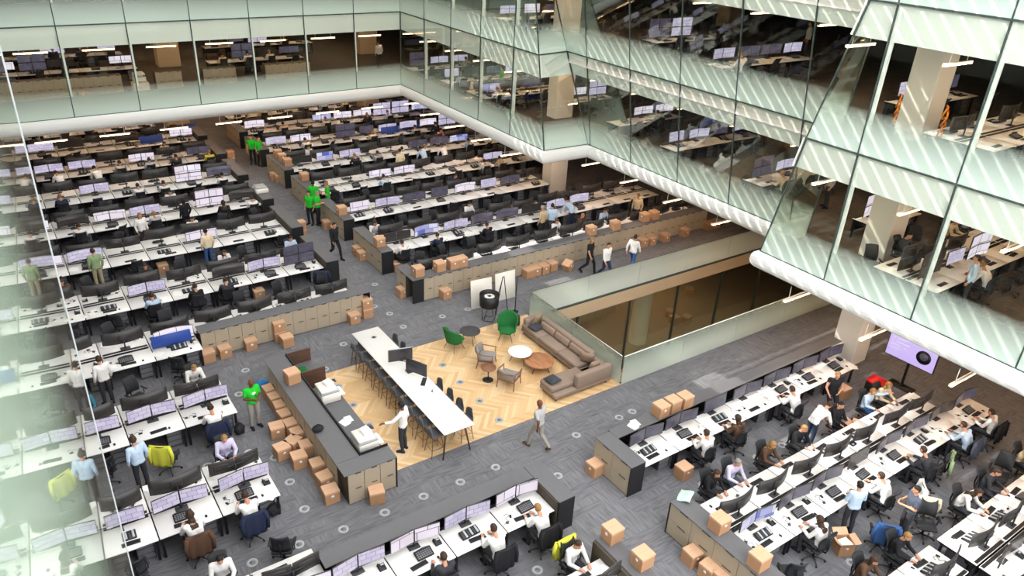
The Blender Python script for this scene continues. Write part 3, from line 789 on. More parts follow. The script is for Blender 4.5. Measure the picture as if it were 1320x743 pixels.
# bending over a desk
p = stand_pose(); 
p['waist'] += V3(0, .03, -.01); p['chest'] += V3(0, .18, -.06); p['neck'] += V3(0, .33, -.13); p['head'] += V3(0, .43, -.17)
p['sh'] = [V3(s*.185, .29, 1.29) for s in (-1, 1)]; p['el'] = [V3(s*.24, .40, 1.02) for s in (-1, 1)]; p['wr'] = [V3(s*.17, .55, .80) for s in (-1, 1)]; p['palm'] = [V3(0, 0, -1), V3(0, 0, -1)]; p['look'] = V3(0, 1, -.6)
POSES['lean'] = p
POSES['sit'] = sit_pose()
POSES['sit_fwd'] = sit_pose(.16)
p = sit_pose(-.05); p['wr'] = [V3(-.16, .22, .72), V3(.16, .22, .72)]; p['palm'] = [V3(0, 0, -1), V3(0, 0, -1)]; p['look'] = V3(.2, 1, -.1); POSES['sit_back'] = p
p = sit_pose(.02); p['el'][0] = V3(-.38, .12, 1.02); p['wr'][0] = V3(-.56, .28, 1.12); p['palm'][0] = V3(0, 0, -1); p['look'] = V3(-.4, 1, 0); POSES['sit_point'] = p
# perched on a desk edge, legs out
p = stand_pose()
for k in ('pel', 'waist', 'chest', 'neck', 'head'): p[k] = p[k]+V3(0, -.05, -.12)
p['sh'] = [v+V3(0, -.05, -.12) for v in p['sh']]; p['hip'] = [v+V3(0, -.02, -.12) for v in p['hip']]
p['knee'] = [V3(-.09, .30, .50), V3(.12, .26, .47)]; p['ank'] = [V3(-.10, .52, .09), V3(.13, .38, .085)]; p['toe'] = [V3(-.11, .67, .04), V3(.15, .53, .035)]
p['el'] = [V3(-.27, -.02, 1.02), V3(.27, .0, 1.02)]; p['wr'] = [V3(-.08, .20, .96), V3(.22, .18, .88)]; POSES['perch'] = p

def build_body(p):
    bm = bmesh.new(); seg = []     # seg: (a, b, ra, rb, tag)
    def cap(a, c, ra, rc, t, n=10): cone_cap(bm, a, c, ra, rc, n); seg.append((a.copy(), c.copy(), ra, rc, t))
    hx = p['hip'][1]-p['hip'][0]; sx = p['sh'][1]-p['sh'][0]
    cap(p['hip'][0]*.85+p['hip'][1]*.15+V3(0, -.01, .03), p['hip'][1]*.85+p['hip'][0]*.15+V3(0, -.01, .03), .108, .108, 'hips')
    wx = (hx.normalized()+sx.normalized()).normalized()*.055
    cap(p['waist']-wx, p['waist']+wx, .102, .102, 'torso'); cap(p['pel']-wx, p['pel']+wx, .11, .11, 'hips')
    cx_ = sx.normalized()*.075
    for s in (-1, 1):
        cap(p['waist']+wx*s, p['chest']+cx_*s, .10, .115, 'torso'); cap(p['pel']+wx*s, p['waist']+wx*s, .108, .10, 'torso')
        cap(p['chest']+cx_*s, (p['sh'][(s+1)//2]*.72+p['neck']*.28)-V3(0, 0, .045), .115, .085, 'torso')
    cap(p['chest'], p['neck']-V3(0, 0, .05), .115, .075, 'torso')
    up = (p['head']-p['neck']).normalized(); lk = p['look'].normalized()
    cap(p['neck']-up*.03, p['head']-up*.05, .056, .052, 'neck')
    rt = lk.cross(V3(0, 0, 1)).normalized(); uu = rt.cross(lk).normalized(); Rh = Matrix((rt, lk, uu)).transposed()
    H = p['head']
    ellip(bm, H+uu*.02-lk*.005, (.076, .096, .10), Rh); ellip(bm, H-uu*.045+lk*.022, (.058, .066, .068), Rh)
    seg.append((H+uu*.03, H-uu*.03, .09, .075, 'head'))
    cap(H+lk*.088+uu*.012, H+lk*.105-uu*.018, .010, .016, 'head', 6)                     # nose
    cap(H+lk*.070-uu*.058-rt*.02, H+lk*.070-uu*.058+rt*.02, .016, .016, 'head', 6)       # lips
    for s in (-1, 1): ellip(bm, H+rt*s*.076-lk*.005-uu*.005, (.014, .022, .032), Rh)       # ears
    for i in (0, 1):
        s = -1 if i == 0 else 1
        cap(p['hip'][i], p['knee'][i], .088, .058, 'thigh'); m_ = p['knee'][i].lerp(p['ank'][i], .35)-(lk*.012)
        cap(p['knee'][i], m_, .056, .056, 'calf'); cap(m_, p['ank'][i], .056, .038, 'calf')
        d = (p['toe'][i]-p['ank'][i]); heel = p['ank'][i]-V3(d.x, d.y, 0).normalized()*.04; heel.z = max(.04, p['ank'][i].z-.045)
        cap(heel, p['ank'][i].lerp(p['toe'][i], .55)-V3(0, 0, .005), .040, .040, 'foot'); cap(p['ank'][i].lerp(p['toe'][i], .5), p['toe'][i], .042, .034, 'foot')
        shd = p['sh'][i]
        cap(shd*.8+p['neck']*.2-V3(0, 0, .02), shd, .07, .062, 'torso'); cap(shd, p['el'][i], .056, .043, 'uarm'); cap(p['el'][i], p['wr'][i], .043, .029, 'farm')
        # hand: palm, four fingers of different lengths with a knuckle bend, thumb off the side of the palm
        d = (p['wr'][i]-p['el'][i]).normalized(); pn = p['palm'][i]; pn = (pn-d*pn.dot(d)).normalized(); sd = d.cross(pn)*s
        w = p['wr'][i]; pe = w+d*.085
        for o in (-.024, 0, .024): cap(w+d*.01+sd*o*.6, pe+sd*o, .017, .015, 'hand', 8)
        for o, l in ((-.033, .058), (-.011, .072), (.012, .078), (.034, .068)):
            k1 = pe+sd*o+d*l*.5+pn*.008; k2 = k1+d*l*.38+pn*l*.42
            cap(pe+sd*o, k1, .0105, .0098, 'hand', 6); cap(k1, k2, .0098, .0088, 'hand', 6)
        t0 = w+d*.03+sd*.026; t1 = t0+sd*.034+d*.026+pn*.012; cap(t0, t1, .013, .0115, 'hand', 6); cap(t1, t1+d*.03+sd*.008+pn*.012, .0115, .010, 'hand', 6)
    me = bpy.data.meshes.new('raw'); bm.to_mesh(me); bm.free()
    o = bpy.data.objects.new('raw', me); COL.objects.link(o)
    r = o.modifiers.new('r', 'REMESH'); r.mode = 'VOXEL'; r.voxel_size = .0125; r.use_smooth_shade = True
    s_ = o.modifiers.new('s', 'SMOOTH'); s_.factor = .5; s_.iterations = 3
    dc = o.modifiers.new('d', 'DECIMATE'); dc.ratio = .16
    bpy.context.view_layer.update(); dg = bpy.context.evaluated_depsgraph_get()
    out = bpy.data.meshes.new_from_object(o.evaluated_get(dg)); bpy.data.objects.remove(o); bpy.data.meshes.remove(me)
    return out, seg, (H, lk, uu, rt)

def seg_tag(c, seg):
    best = None
    for a, b_, ra, rb, t in seg:
        ab = b_-a; L2 = ab.length_squared; u = 0 if L2 < 1e-9 else max(0, min(1, (c-a).dot(ab)/L2))
        d = (c-a-ab*u).length-(ra+(rb-ra)*u)
        if best is None or d < best[0]: best = (d, t, u)
    return best[1], best[2]
def dress(body, seg, head, p):
    """cut clothing shells from the body surface: shirt (long and short sleeve), trousers, shoes, hair (short and long), frock"""
    H, lk, uu, rt = head
    tags = []
    for f in body.polygons: tags.append(seg_tag(f.center, seg))
    body.update()
    def shell(name, sel, off, m, extra=None):
        idx = [i for i, f in enumerate(body.polygons) if sel(i, f)]
        used = {}; vs = []; fs = []
        nrm = [v.normal for v in body.vertices]
        for i in idx:
            ff = []
            for v in body.polygons[i].vertices:
                if v not in used:
                    used[v] = len(vs); co = body.vertices[v].co; o_ = off(co) if callable(off) else off
                    vs.append(tuple(co+nrm[v]*o_))
                ff.append(used[v])
            fs.append(ff)
        # turn the open edge inwards so that the cloth has an edge of its own
        cnt = {}
        for f in fs:
            for a, b_ in zip(f, f[1:]+f[:1]): cnt[(a, b_)] = 1
        inv = {n: o_ for o_, n in used.items()}; rim = {}
        for (a, b_) in list(cnt):
            if (b_, a) not in cnt:
                for q in (a, b_):
                    if q not in rim:
                        rim[q] = len(vs); v = body.vertices[inv[q]]; vs.append(tuple(v.co-v.normal*.004))
                fs.append([b_, a, rim[a], rim[b_]])
        me = bpy.data.meshes.new(name); me.from_pydata(vs, [], fs); me.materials.append(m)
        me.polygons.foreach_set('use_smooth', [True]*len(fs)); me.update(); return me
    T = lambda i: tags[i][0]
    hipz = p['pel'].z
    out = {}
    out['shirt_long'] = shell('shirt', lambda i, f: T(i) in ('torso', 'uarm') or (T(i) == 'farm' and tags[i][1] < .93) or (T(i) == 'hips' and (f.center-p['pel']).dot(p['waist']-p['pel']) > -.006), .011, M['paper'])
    out['shirt_short'] = shell('shirt', lambda i, f: T(i) == 'torso' or (T(i) == 'uarm' and tags[i][1] < .75) or (T(i) == 'hips' and (f.center-p['pel']).dot(p['waist']-p['pel']) > -.006), .012, M['paper'])
    out['trousers'] = shell('trousers', lambda i, f: T(i) in ('hips', 'thigh') or (T(i) == 'calf' and True), .009, M['dfab'])
    out['shoes'] = shell('shoe', lambda i, f: T(i) == 'foot', .007, M['leather'])
    def hair_short(i, f):
        if T(i) != 'head': return False
        q = f.center-H; return q.dot(uu) > .045+max(0, q.dot(lk))*.35 or (q.dot(lk) < -.02 and q.dot(uu) > -.045)
    def hair_long(i, f):
        q = f.center-H
        return hair_short(i, f) or (T(i) in ('head', 'neck') and q.dot(lk) < .012 and q.dot(uu) > -.16) or (T(i) == 'torso' and q.dot(lk) < -.01 and abs(q.dot(rt)) < .085 and q.dot(uu) > -.29)
    out['hair_short'] = shell('hair', hair_short, .012, M['hair'])
    out['hair_long'] = shell('hair', hair_long, lambda co: .02 if (co-H).dot(uu) > -.1 else .026, M['hair'])
    out['frock'] = shell('dress', lambda i, f: T(i) in ('torso', 'hips') or (T(i) == 'thigh' and tags[i][1] < .85) or (T(i) == 'uarm' and tags[i][1] < .3), .014, M['blackm'])
    eyes = MB()
    for s in (-1, 1):
        c = H+lk*.085+rt*s*.032+uu*.012; eyes.ball(tuple(c), .0085, M['black'], n=8)
    out['eyes'] = eyes.mesh('eyes')
    return out
BODY = {}
def body_for(pose):
    if pose not in BODY:
        me, seg, head = build_body(POSES[pose]); me.materials.clear(); me.materials.append(M['skin'])
        BODY[pose] = (me, dress(me, seg, head, POSES[pose]))
    return BODY[pose]
def person(label, pose, loc, rz, top='white', legs='charcoal', hair='hair', sleeves='long', skin='skin', shoes='black', long_hair=False, frock=False, scale=1.0, group=None):
    """facing +Y turned by rz"""
    me, cl = body_for(pose)
    o = link('person', me, None, loc, rz); tag(o, label, 'person', group); o.scale = (scale, scale, scale)
    if skin != 'skin': setmat(o, 0, M[skin])
    def part(nm, m_, mm):
        c = link(nm, m_, o)
        if mm is not None: setmat(c, 0, mm)
        return c
    if frock: part('dress', cl['frock'], cloth(top))
    else:
        part('shirt', cl['shirt_'+sleeves], cloth(top)); part('trousers', cl['trousers'], cloth(legs))
    part('shoes', cl['shoes'], cloth(shoes))
    if hair: part('hair', cl['hair_long' if long_hair else 'hair_short'], M[hair])
    part('eyes', cl['eyes'], None)
    return o

# ------------------------------------------------------------------ central furniture: counter, filing cabinets, worktops
def worktop(label, x0, x1, y0, y1, ends='', m=None, z0=1.02):
    """charcoal worktop; ends: which sides carry a black end panel (letters wens)"""
    cx_, cy_ = (x0+x1)/2, (y0+y1)/2
    r = empty('worktop', label, 'worktop', (cx_, cy_, 0))
    b = MB(); b.cbox(x0-cx_, x1-cx_, y0-cy_, y1-cy_, z0, z0+.03, m or M['top'], .004, seg=1, smooth=False); b.build('top', r)
    for e in ends:
        b = MB()
        if e == 's': b.box(x0-cx_+.0, x1-cx_, y0-cy_-.0, y0-cy_+.03, 0, z0-.001, M['blackm'])
        if e == 'n': b.box(x0-cx_, x1-cx_, y1-cy_-.03, y1-cy_, 0, z0-.001, M['blackm'])
        if e == 'e': b.box(x1-cx_-.03, x1-cx_, y0-cy_, y1-cy_, 0, z0-.001, M['blackm'])
        if e == 'w': b.box(x0-cx_, x0-cx_+.03, y0-cy_, y1-cy_, 0, z0-.001, M['blackm'])
        nm = {'s': 'near', 'n': 'far', 'e': 'aisle', 'w': 'outer'}[e]
        tag(b.build('end_panel', None, (cx_, cy_, 0)), 'black %s panel under the %s' % (nm, label.replace('charcoal worktop', 'worktop', 1)), 'panel')
    return r
def cab_row_x(x0, n, y, where, group, w=.455, start='aisle end'):
    """cabinets in a row along X, fronts on -Y"""
    for i in range(n): K_cab.put('tan filing cabinet %s from %s of %s' % (nth(i+1), start, where), (x0+w*(i+.5), y+.022, 0), 0, group)
def cab_row_y(x, y0, n, where, group, w=.745, face='w', start='near end'):
    """cabinets in a row along Y; face w: fronts on -X"""
    for i in range(n):
        rz = -pi/2 if face == 'w' else pi/2
        K_cabw.put('tan filing cabinet %s from %s of %s' % (nth(i+1), start, where), (x+(.022 if face == 'w' else -.022), y0+w*(i+.5), 0), rz, group)

# counter with the printers
for i in range(7): K_cabw.put('tan filing cabinet %s from near end of the printer counter side' % nth(i+1), (5.542, 15.12+.79*(i+.5), 0), -pi/2, 'cabinets of the printer counter')
cab_row_x(5.60, 3, 14.56, 'the printer counter front', 'cabinets on the end of the printer counter', w=.46)
worktop('charcoal worktop of the printer counter, lined with boxes on its outer side', 5.50, 6.18, 15.12, 21.05, '')
worktop('charcoal worktop across the near end of the printer counter', 5.50, 7.02, 14.55, 15.11, 'e')
r = empty('printer_bay', 'low charcoal bay behind the counter holding two white printers', 'cabinet', (6.6, 17.5, 0))
b = MB(); b.box(-.36, .42, -2.36, 1.6, .02, .72, M['blackm']); b.build('base', r)
b = MB(); b.cbox(-.38, .42, -2.36, 1.6, .72, .75, M['top'], .004, seg=1, smooth=False); b.build('top', r)
b = MB(); b.box(-.41, -.375, -2.36, 3.4, .0, 1.12, M['black']); b.build('rear_screen', r)
b = MB(); b.box(-.37, .42, -2.385, -2.362, .0, 1.12, M['black']); b.build('side_screen', r)
r = empty('waste_station', 'open brown recycling bay at the far end of the printer counter', 'cabinet', (6.6, 20.2, 0))
b = MB(); b.box(-.36, .4, .62, .66, 0, 1.12, M['dwood']); b.build('end_panel', r)
b = MB(); b.box(-.36, .4, -.66, -.62, 0, 1.12, M['dwood']); b.build('end_panel', r)
b = MB(); b.box(-.36, .4, -.60, .60, .62, .66, M['top']); b.build('shelf', r)
b = MB(); b.cbox(-.25, .05, -.3, .25, .661, .76, M['green'], .02); b.build('tray', r)
def k_printer():
    body = MB(); body.cbox(-.30, .30, -.30, .30, 0, .30, M['plaster'], .02, seg=1); body.cbox(-.28, .28, -.28, .3, .30, .36, M['lgrey'], .01, seg=1)
    feed = MB(); feed.cbox(-.29, .29, -.2, .3, .37, .47, M['plaster'], .02, seg=1)
    tray = MB(); tray.cbox(-.24, .24, -.46, -.30, .12, .15, M['paper'], .006, seg=1); tray.box(-.2, .2, -.44, -.3, .15, .17, M['paper'])
    pad = MB(); pad.cbox(.16, .34, -.36, -.26, .37, .40, M['dgrey'], .01, RT(), seg=1)
    pile = MB()
    for i in range(5): pile.box(-.16, .14, -.16, .06, .471+i*.018, .487+i*.018, M['paper'], RT(.01*i, .02*(i % 2), 0, .08*i-.1))
    return Kit('printer', 'printer', [(n, m_.mesh(n)) for n, m_ in (('printer_body', body), ('document_feeder', feed), ('paper_tray', tray), ('control_panel', pad), ('paper_pile', pile))])
KP = k_printer()
KP.put('white office printer on the counter bay nearer the brown recycling bay', (6.62, 18.4, .751), pi/2)
KP.put('white office printer at the near end of the counter bay', (6.62, 15.72, .751), pi/2)
K_paper.put('white paper sheets lying between the two printers on the charcoal bay', (6.55, 17.0, .751), .3)
b = MB(); b.ball((0, 0, .09), (.17, .13, .10), M['blackm'], n=14); b.tube([(-.1, 0, .17), (0, 0, .24), (.1, 0, .17)], .012, M['black'], 6)
tag(b.build('handbag', None, (5.63, 16.67)+(1.051,)), 'black bag lying on the printer counter worktop', 'bag')
b = MB(); b.ball((0, 0, .13), (.12, .12, .14), M['plaster'], n=14); b.lathe([(.07, 0), (.08, .02), (.07, .05)], M['plaster'], 14)
tag(b.build('desk_fan', None, (6.5, 21.35, 0)), 'small white round appliance on the floor beyond the printer counter', 'appliance')

# long credenza in front of the left-hand desks
cab_row_x(4.22, 13, 23.62, 'the left long credenza', 'cabinets of the left credenza')
worktop('charcoal worktop of the long tan credenza near the printer counter', 4.18, 10.42, 23.6, 24.15, 'e')
# long credenza along the walkway, behind the whiteboards
cab_row_x(12.78, 36, 23.66, 'the walkway credenza', 'cabinets of the walkway credenza')
worktop('charcoal worktop of the long tan credenza along the walkway', 12.26, 29.3, 23.64, 24.2, '')
cab_row_y(12.26, 24.22, 1, 'the corner return of the walkway credenza', None, w=.86)
b = MB(); b.box(0, .5, 0, .03, 0, 1.02, M['blackm']); o = b.build('end_panel', None, (12.27, 23.645, 0)); tag(o, 'black corner panel at the aisle end of the walkway credenza', 'panel')
worktop('short charcoal worktop return at the aisle corner of the walkway credenza', 12.26, 12.78, 24.21, 25.15, '')
# aisle-end cabinets of the rows behind it
YF = {-2: 3.05, -1: 7.1, 0: 10.95, 1: 15.1, 2: 19.1, 3: 23.1, 4: 27.0, 5: 31.0, 6: 34.95, 7: 38.9, 8: 42.9, 9: 46.85, 10: 50.8}
for i, k in enumerate((4, 5, 6, 7, 8, 9)):
    y = YF[k]-.42
    where = 'the %s aisle-end unit past the whiteboards' % nth(i+1)
    cab_row_y(12.36, y+.035, 4, where, 'aisle-end cabinets right of the aisle', w=.74)
    worktop('charcoal worktop of %s' % where, 12.34, 12.88, y, y+3.0, 's')
for i, k in enumerate((4, 5, 6, 7, 8, 9)):
    y = YF[k]-.2
    where = 'the %s aisle-end unit left of the aisle' % nth(i+1)
    cab_row_y(10.49, y+.035, 4, where, 'aisle-end cabinets left of the aisle', w=.74, face='e')
    worktop('charcoal worktop of %s' % where, 9.98, 10.51, y, y+3.0, 's')
# bottom centre: credenza round the single desk row
cab_row_y(10.22, 10.92, 2, 'the near-centre charcoal credenza end', 'cabinets at the near-centre credenza', w=.75, face='e')
worktop('charcoal worktop running behind the near-centre desk row', 3.95, 9.72, 11.98, 12.48, 'n')
worktop('charcoal worktop across the aisle end of the near-centre desk row', 9.73, 10.25, 10.88, 12.48, 's')
# bottom middle unit with two boxes
cab_row_y(10.17, 7.95, 2, 'the unit under two archive boxes', 'cabinets of the unit with two boxes', w=.75, face='e')
worktop('charcoal worktop with two archive boxes beside the yellow chair', 9.72, 10.2, 7.2, 9.46, 'n')
# right: end unit of the single row, its long worktop, and the unit of the double row
cab_row_y(12.24, 10.93, 2, 'the right single row unit', 'cabinets at the end of the right single row', w=.75)
worktop('charcoal worktop across the end of the right single desk row', 12.22, 12.76, 10.9, 12.44, 's')
worktop('long charcoal worktop behind the right single desk row', 12.77, 23.5, 12.06, 12.5, 'n')
cab_row_y(12.22, 4.9, 6, 'the right double row unit', 'cabinets heading the right double rows', w=.75)
worktop('charcoal worktop heading the right double desk rows', 12.2, 12.78, 4.86, 9.42, 'n')
# printer on the third aisle-end unit at the left of the aisle
b = MB(); b.cbox(-.3, .3, -.35, .35, 0, .22, M['plaster'], .03, seg=1); b.cbox(-.26, .26, -.3, .3, .22, .3, M['lgrey'], .02, seg=1)
tag(b.build('printer', None, (10.25, 35.9, 1.051)), 'pale grey printer on an aisle-end worktop near the green-shirted group', 'printer')

# ------------------------------------------------------------------ desks, monitors, chairs
COLS = ((24.35, 12.15, .95, .9), (25.5, 31.8, 1.15, .8), (9.95, 51.8, 1.3, 1), (23.3, 51.8, 1.3, 1), (38, 31.8, 1.3, 1), (38, 12.2, 1.3, 1))
HALF = []    # every half desk: x centre, y front edge, facing (+1: sitter looks +Y), loc text, near flag, z
def add_row(block, k, side, xs, locf, near, z=0., y=None):
    yf = YF[k] if y is None else y
    for i, x in enumerate(xs):
        if any(abs(x-cx_) < .72+w_/2 and yf+(0 if side > 0 else 1.0) < cy_+d_/2 and yf+(1.05 if side > 0 else 2.1) > cy_-d_/2 for cx_, cy_, w_, d_ in COLS): continue
        HALF.append(dict(x=x, y=yf if side > 0 else yf+2.05, s=side, loc=locf(i), near=near, block=block, k=k, i=i, z=z))
P_ = 1.46
def sd(side): return 'near' if side > 0 else 'far'
# left block
def L_loc(k, side): return lambda i: 'desk %s from aisle, %s half, %s glass-pane row' % (nth(i+1), sd(side), nth(k+1))
for k in range(0, 4):
    x1 = {0: 4.0, 1: 4.0, 2: 4.1, 3: 4.15}[k]
    for s in (1, -1): add_row('L', k, s, [x1-P_*(i+.5) for i in range(3)], L_loc(k, s), 1)
add_row('L', 3, -1, [10.0-P_*(i+.5) for i in range(4)], lambda i: 'desk %s from aisle behind the left tan credenza' % nth(i+1), 1, y=23.2)
for k in range(4, 11):
    for s in ((1, -1) if k < 10 else (1,)): add_row('L', k, s, [9.95-P_*(i+.5) for i in range(7 if k < 8 else 6)], L_loc(k, s), 1 if k < 5 else 0)
# bottom centre
add_row('B', 0, 1, [9.70-P_*(i+.5) for i in range(4)], lambda i: 'desk %s from cabinets in the near-centre row' % nth(i+1), 1, y=10.98)
add_row('C', -1, -1, [9.70-P_*(i+.5) for i in range(2)], lambda i: 'desk %s from the unit with two boxes' % nth(i+1), 1)
# middle block behind the walkway credenza
add_row('M', 3, -1, [12.9+P_*(i+.5) for i in range(11)], lambda i: 'desk %s from aisle behind the walkway credenza' % nth(i+1), 0, y=23.25)
def M_loc(k, side): return lambda i: 'desk %s from aisle, %s half, %s whiteboard row' % (nth(i+1), sd(side), nth(k-3))
for k in range(4, 11):
    for s in ((1, -1) if k < 10 else (1,)): add_row('M', k, s, [12.92+P_*(i+.5) for i in range(11 if k == 4 else 10)], M_loc(k, s), 0)
# right block
add_row('R', 0, 1, [12.78+P_*(i+.5) for i in range(7)], lambda i: 'desk %s from cabinets in the right single row' % nth(i+1), 1, y=11.0)
for s in (1, -1):
    add_row('R', -1, s, [12.9+P_*(i+.5) for i in range(8 if s > 0 else 7)], lambda i, s=s: 'desk %s from cabinets, %s half of right double row' % (nth(i+1), sd(s)), 1)
    add_row('R', -2, s, [17.4+P_*(i+.5) for i in range(4)], lambda i, s=s: 'desk %s from gap, %s side of last right row' % (nth(i+1), sd(s)), 1)
add_row('R', -2, -1, [17.05-P_*(i+.5) for i in range(2)], lambda i: 'desk %s left of the gap in last right row' % nth(i+1), 1)
# galleries
def gal(lv, y, x0, n, sides, nm):
    for s in sides: add_row('G', 0, s, [x0+P_*(i+.5) for i in range(n)], lambda i, s=s: 'desk %s along, %s side, %s' % (nth(i+1), sd(s), nm), 0, z=lv*LV, y=y)
gal(1, 8.85, 21.8, 5, (1, -1), 'first right gallery row')
gal(1, 12.75, 24.95, 2, (1,), 'first right gallery by column')
gal(1, 17.6, 24.7, 4, (1,), 'first gallery recess row')
gal(1, 22.6, 24.9, 4, (1,), 'first gallery second recess row')
gal(1, 26.9, 25.4, 3, (1,), 'first gallery third recess row')
gal(1, 31.6, 26.3, 2, (1,), 'first gallery row by column')
gal(1, 34.2, 22.2, 4, (1, -1), 'first corner gallery row')
gal(1, 38.2, 22.2, 4, (1,), 'second corner gallery row')
gal(1, 42.0, 22.0, 3, (1,), 'third corner gallery row')
gal(1, 48.0, -1.2, 6, (1,), 'first gallery row by glass')
gal(1, 52.5, -1.2, 6, (1,), 'second gallery row by glass')
gal(1, 52.8, 12.5, 5, (1,), 'rear row past gallery pillar')
gal(2, 12.9, 25.2, 3, (1,), 'second gallery row behind the column')
gal(1, 48.0, 11.5, 4, (1,), 'row past gallery pillar')
gal(2, 8.9, 22.4, 4, (1, -1), 'second right gallery row')
gal(2, 20.0, 24.0, 4, (1,), 'second gallery recess row')
gal(2, 25.3, 25.6, 3, (1,), 'second gallery far recess row')
gal(2, 33.0, 22.5, 3, (1,), 'second gallery corner row')

rnd = random.Random(11)
def seat_xy(h): return (h['x'], h['y']-.36*h['s'])
PAIRS = {'curve': 'black curved monitor on ', 'tall': 'high black monitor on ', 'pair': 'black twin monitors on ', 'quad': 'black four-screen stack on ', 'wide': 'wide black monitor on '}
for n, h in enumerate(HALF):
    rz = 0 if h['s'] > 0 else pi
    # the prototype's front edge is at y=0 facing -Y; the far half is turned round
    loc = (h['x'], h['y'], h['z'])
    gal_ = h['block'] == 'G'
    (K_desk if h['near'] else K_desk_far).put('white '+h['loc'] if not gal_ else 'white '+h['loc'], loc, rz, 'white desks in rows')
    def at(dx, dy, z=.731): return (h['x']+dx*h['s'], h['y']+dy*h['s'], h['z']+z)
    t = rnd.random()
    kind = 'pair' if t < .60 else ('quad' if t < .80 else 'wide')
    if h['block'] in 'RB': kind = 'pair' if t < .8 else 'wide'
    if h['block'] == 'L' and h['k'] <= 1: kind = 'pair'
    if h['block'] in 'LM' and h['k'] >= 3:
        v_ = rnd.random()
        if h['s'] < 0: kind = 'tall' if v_ < .5 else 'curve' if v_ < .8 else 'pair'
        else: kind = 'pair' if v_ < .42 else 'curve' if v_ < .56 else 'quad' if v_ < .66 else 'wide' if v_ < .70 else None
    elif h['s'] < 0 and rnd.random() < .6: kind = 'curve'
    u = rnd.random()
    fc = 's_lav' if u < .34 else 's_pale' if u < .60 else 's_blue' if u < .68 else 's_dark' if u < .88 else 's_off'
    if h['block'] == 'R': fc = 's_dark' if u < .4 else 's_off' if u < .85 else 's_blue'
    if h['block'] == 'B': fc = 's_lav' if u < .5 else 's_pale'
    if kind and (not gal_ or rnd.random() < .8):
        KM[kind, fc, 1 if h['near'] else 0].put(PAIRS[kind]+h['loc'], at(rnd.uniform(-.05, .05), .72), rz+rnd.uniform(-.04, .04), 'monitors on the desks')
    if rnd.random() < (.9 if h['near'] else .75): K_keyb.put('dark keyboard on '+h['loc'], at(rnd.uniform(-.15, .15), .22), rz+rnd.uniform(-.1, .1), 'keyboards on the desks')
    if rnd.random() < (.75 if h['near'] else .65): (K_turret if rnd.random() < .5 else K_turret2).put('black dealer phone on '+h['loc'], at(rnd.uniform(-.12, .12), .46), rz+rnd.uniform(-.06, .06), 'dealer phones on the desks')
    if rnd.random() < .6: K_paper.put('white paper sheets on '+h['loc'], at(rnd.choice((-.52, .48))+rnd.uniform(-.05, .05), .30+rnd.uniform(-.05, .1)), rnd.uniform(0, 6), 'papers on the desks')
    if h['near']:
        K_mouse.put('black mouse on '+h['loc'], at(.34+rnd.uniform(-.03, .05), .2), rz, 'mice on the desks')
        if rnd.random() < .55: K_cable.put('tangled headset cable on '+h['loc'], at(-.48, .42+rnd.uniform(-.05, .1)), rnd.uniform(0, 6), 'headset cables on the desks')
        if rnd.random() < .4: K_mug.put('white mug on '+h['loc'], at(.58, .45), rnd.uniform(0, 6), 'mugs on the desks')
        if rnd.random() < .35: K_hand.put('black telephone on '+h['loc'], at(.55, .62), rz, 'telephones on the desks')

# ------------------------------------------------------------------ seated people: each takes the seat nearest to where he is seen
taken = {}
BLOCKED = [(4.55, 19.08), (7.85, 15.85), (11.31, 13.9), (11.25, 28.99), (12.11, 43.22), (12.38, 42.78), (11.71, 33.15), (12.04, 32.98), (12.39, 34.38), (12.96, 33.97), (2.12, 30.75), (20.3, 22.4), (20.6, 21.64), (22.23, 21.72), (1.2, 17.99), (1.08, 22.48), (6.34, 30.75), (4.37, 33.77), (6.4, 34.7), (2.19, 41.25), (3.85, 41.25), (18.63, 37.3), (20.22, 37.3), (21.57, 37.3), (20.66, 26.43), (21.24, 26.45), (22.74, 26.75), (26.04, 25.6), (18.6, 9.68), (20.65, 10.4), (16.36, 6.84), (17.53, 5.96), (3.51, 13.64), (1.95, 18.4), (20.46, 6.75), (18.03, 5.66), (18.83, 5.98), (16.62, 6.07), (21.87, 5.59), (4.33, 23.47), (4.88, 23.47), (5.79, 23.52), (6.84, 23.62), (6.95, 23.12), (9.66, 23.48), (10.27, 23.66), (5.43, 20.36), (5.43, 19.86), (5.43, 19.36), (5.4, 18.86), (5.39, 18.33), (4.96, 18.37), (5.4, 17.82), (5.14, 17.5), (4.77, 17.37), (5.41, 17.14), (5.05, 16.78), (5.39, 16.22), (5.35, 15.61), (5.27, 15.03), (6.3, 14.38), (13.09, 26.69), (12.23, 24.48), (13.67, 23.52), (15.13, 23.49), (12.24, 32.44), (12.34, 31.59), (12.3, 28.99), (12.26, 28.44), (12.31, 40.2), (12.41, 39.72), (17.75, 23.43), (18.16, 23.47), (18.61, 23.45), (19.1, 23.5), (24.59, 23.5), (25.13, 23.48), (26.02, 23.44), (27.4, 23.43), (29.17, 23.48), (29.71, 23.49), (12.09, 12.16), (14.21, 10.72), (12.07, 8.33), (12.1, 7.8), (12.17, 7.42), (21.94, 10.74), (7.21, 27.03), (6.82, 11.51), (4.53, 31.12), (9.86, 31.4), (10.8, 31.99), (11.01, 43.87)]
JK = ['navy jacket', 'black jacket']
def seat(pt, top, legs='charcoal', hair='hair', pose=None, jacket=None, block=None, desc='', **kw):
    best = min((h for i, h in enumerate(HALF) if i not in taken and (block is None or h['block'] == block)), key=lambda h: (seat_xy(h)[0]-pt[0])**2+(seat_xy(h)[1]-pt[1])**2+(30 if h['z'] else 0))
    i = HALF.index(best)
    taken[i] = dict(x=min(best['x']+.35, max(best['x']-.35, pt[0])), top=top, legs=legs, hair=hair, pose=pose or rnd.choice(('sit', 'sit', 'sit_fwd')), jacket=jacket, desc=desc, kw=kw)
seat((1.83, 14.98), 'white', jacket='brown', block='L', long_hair=True)
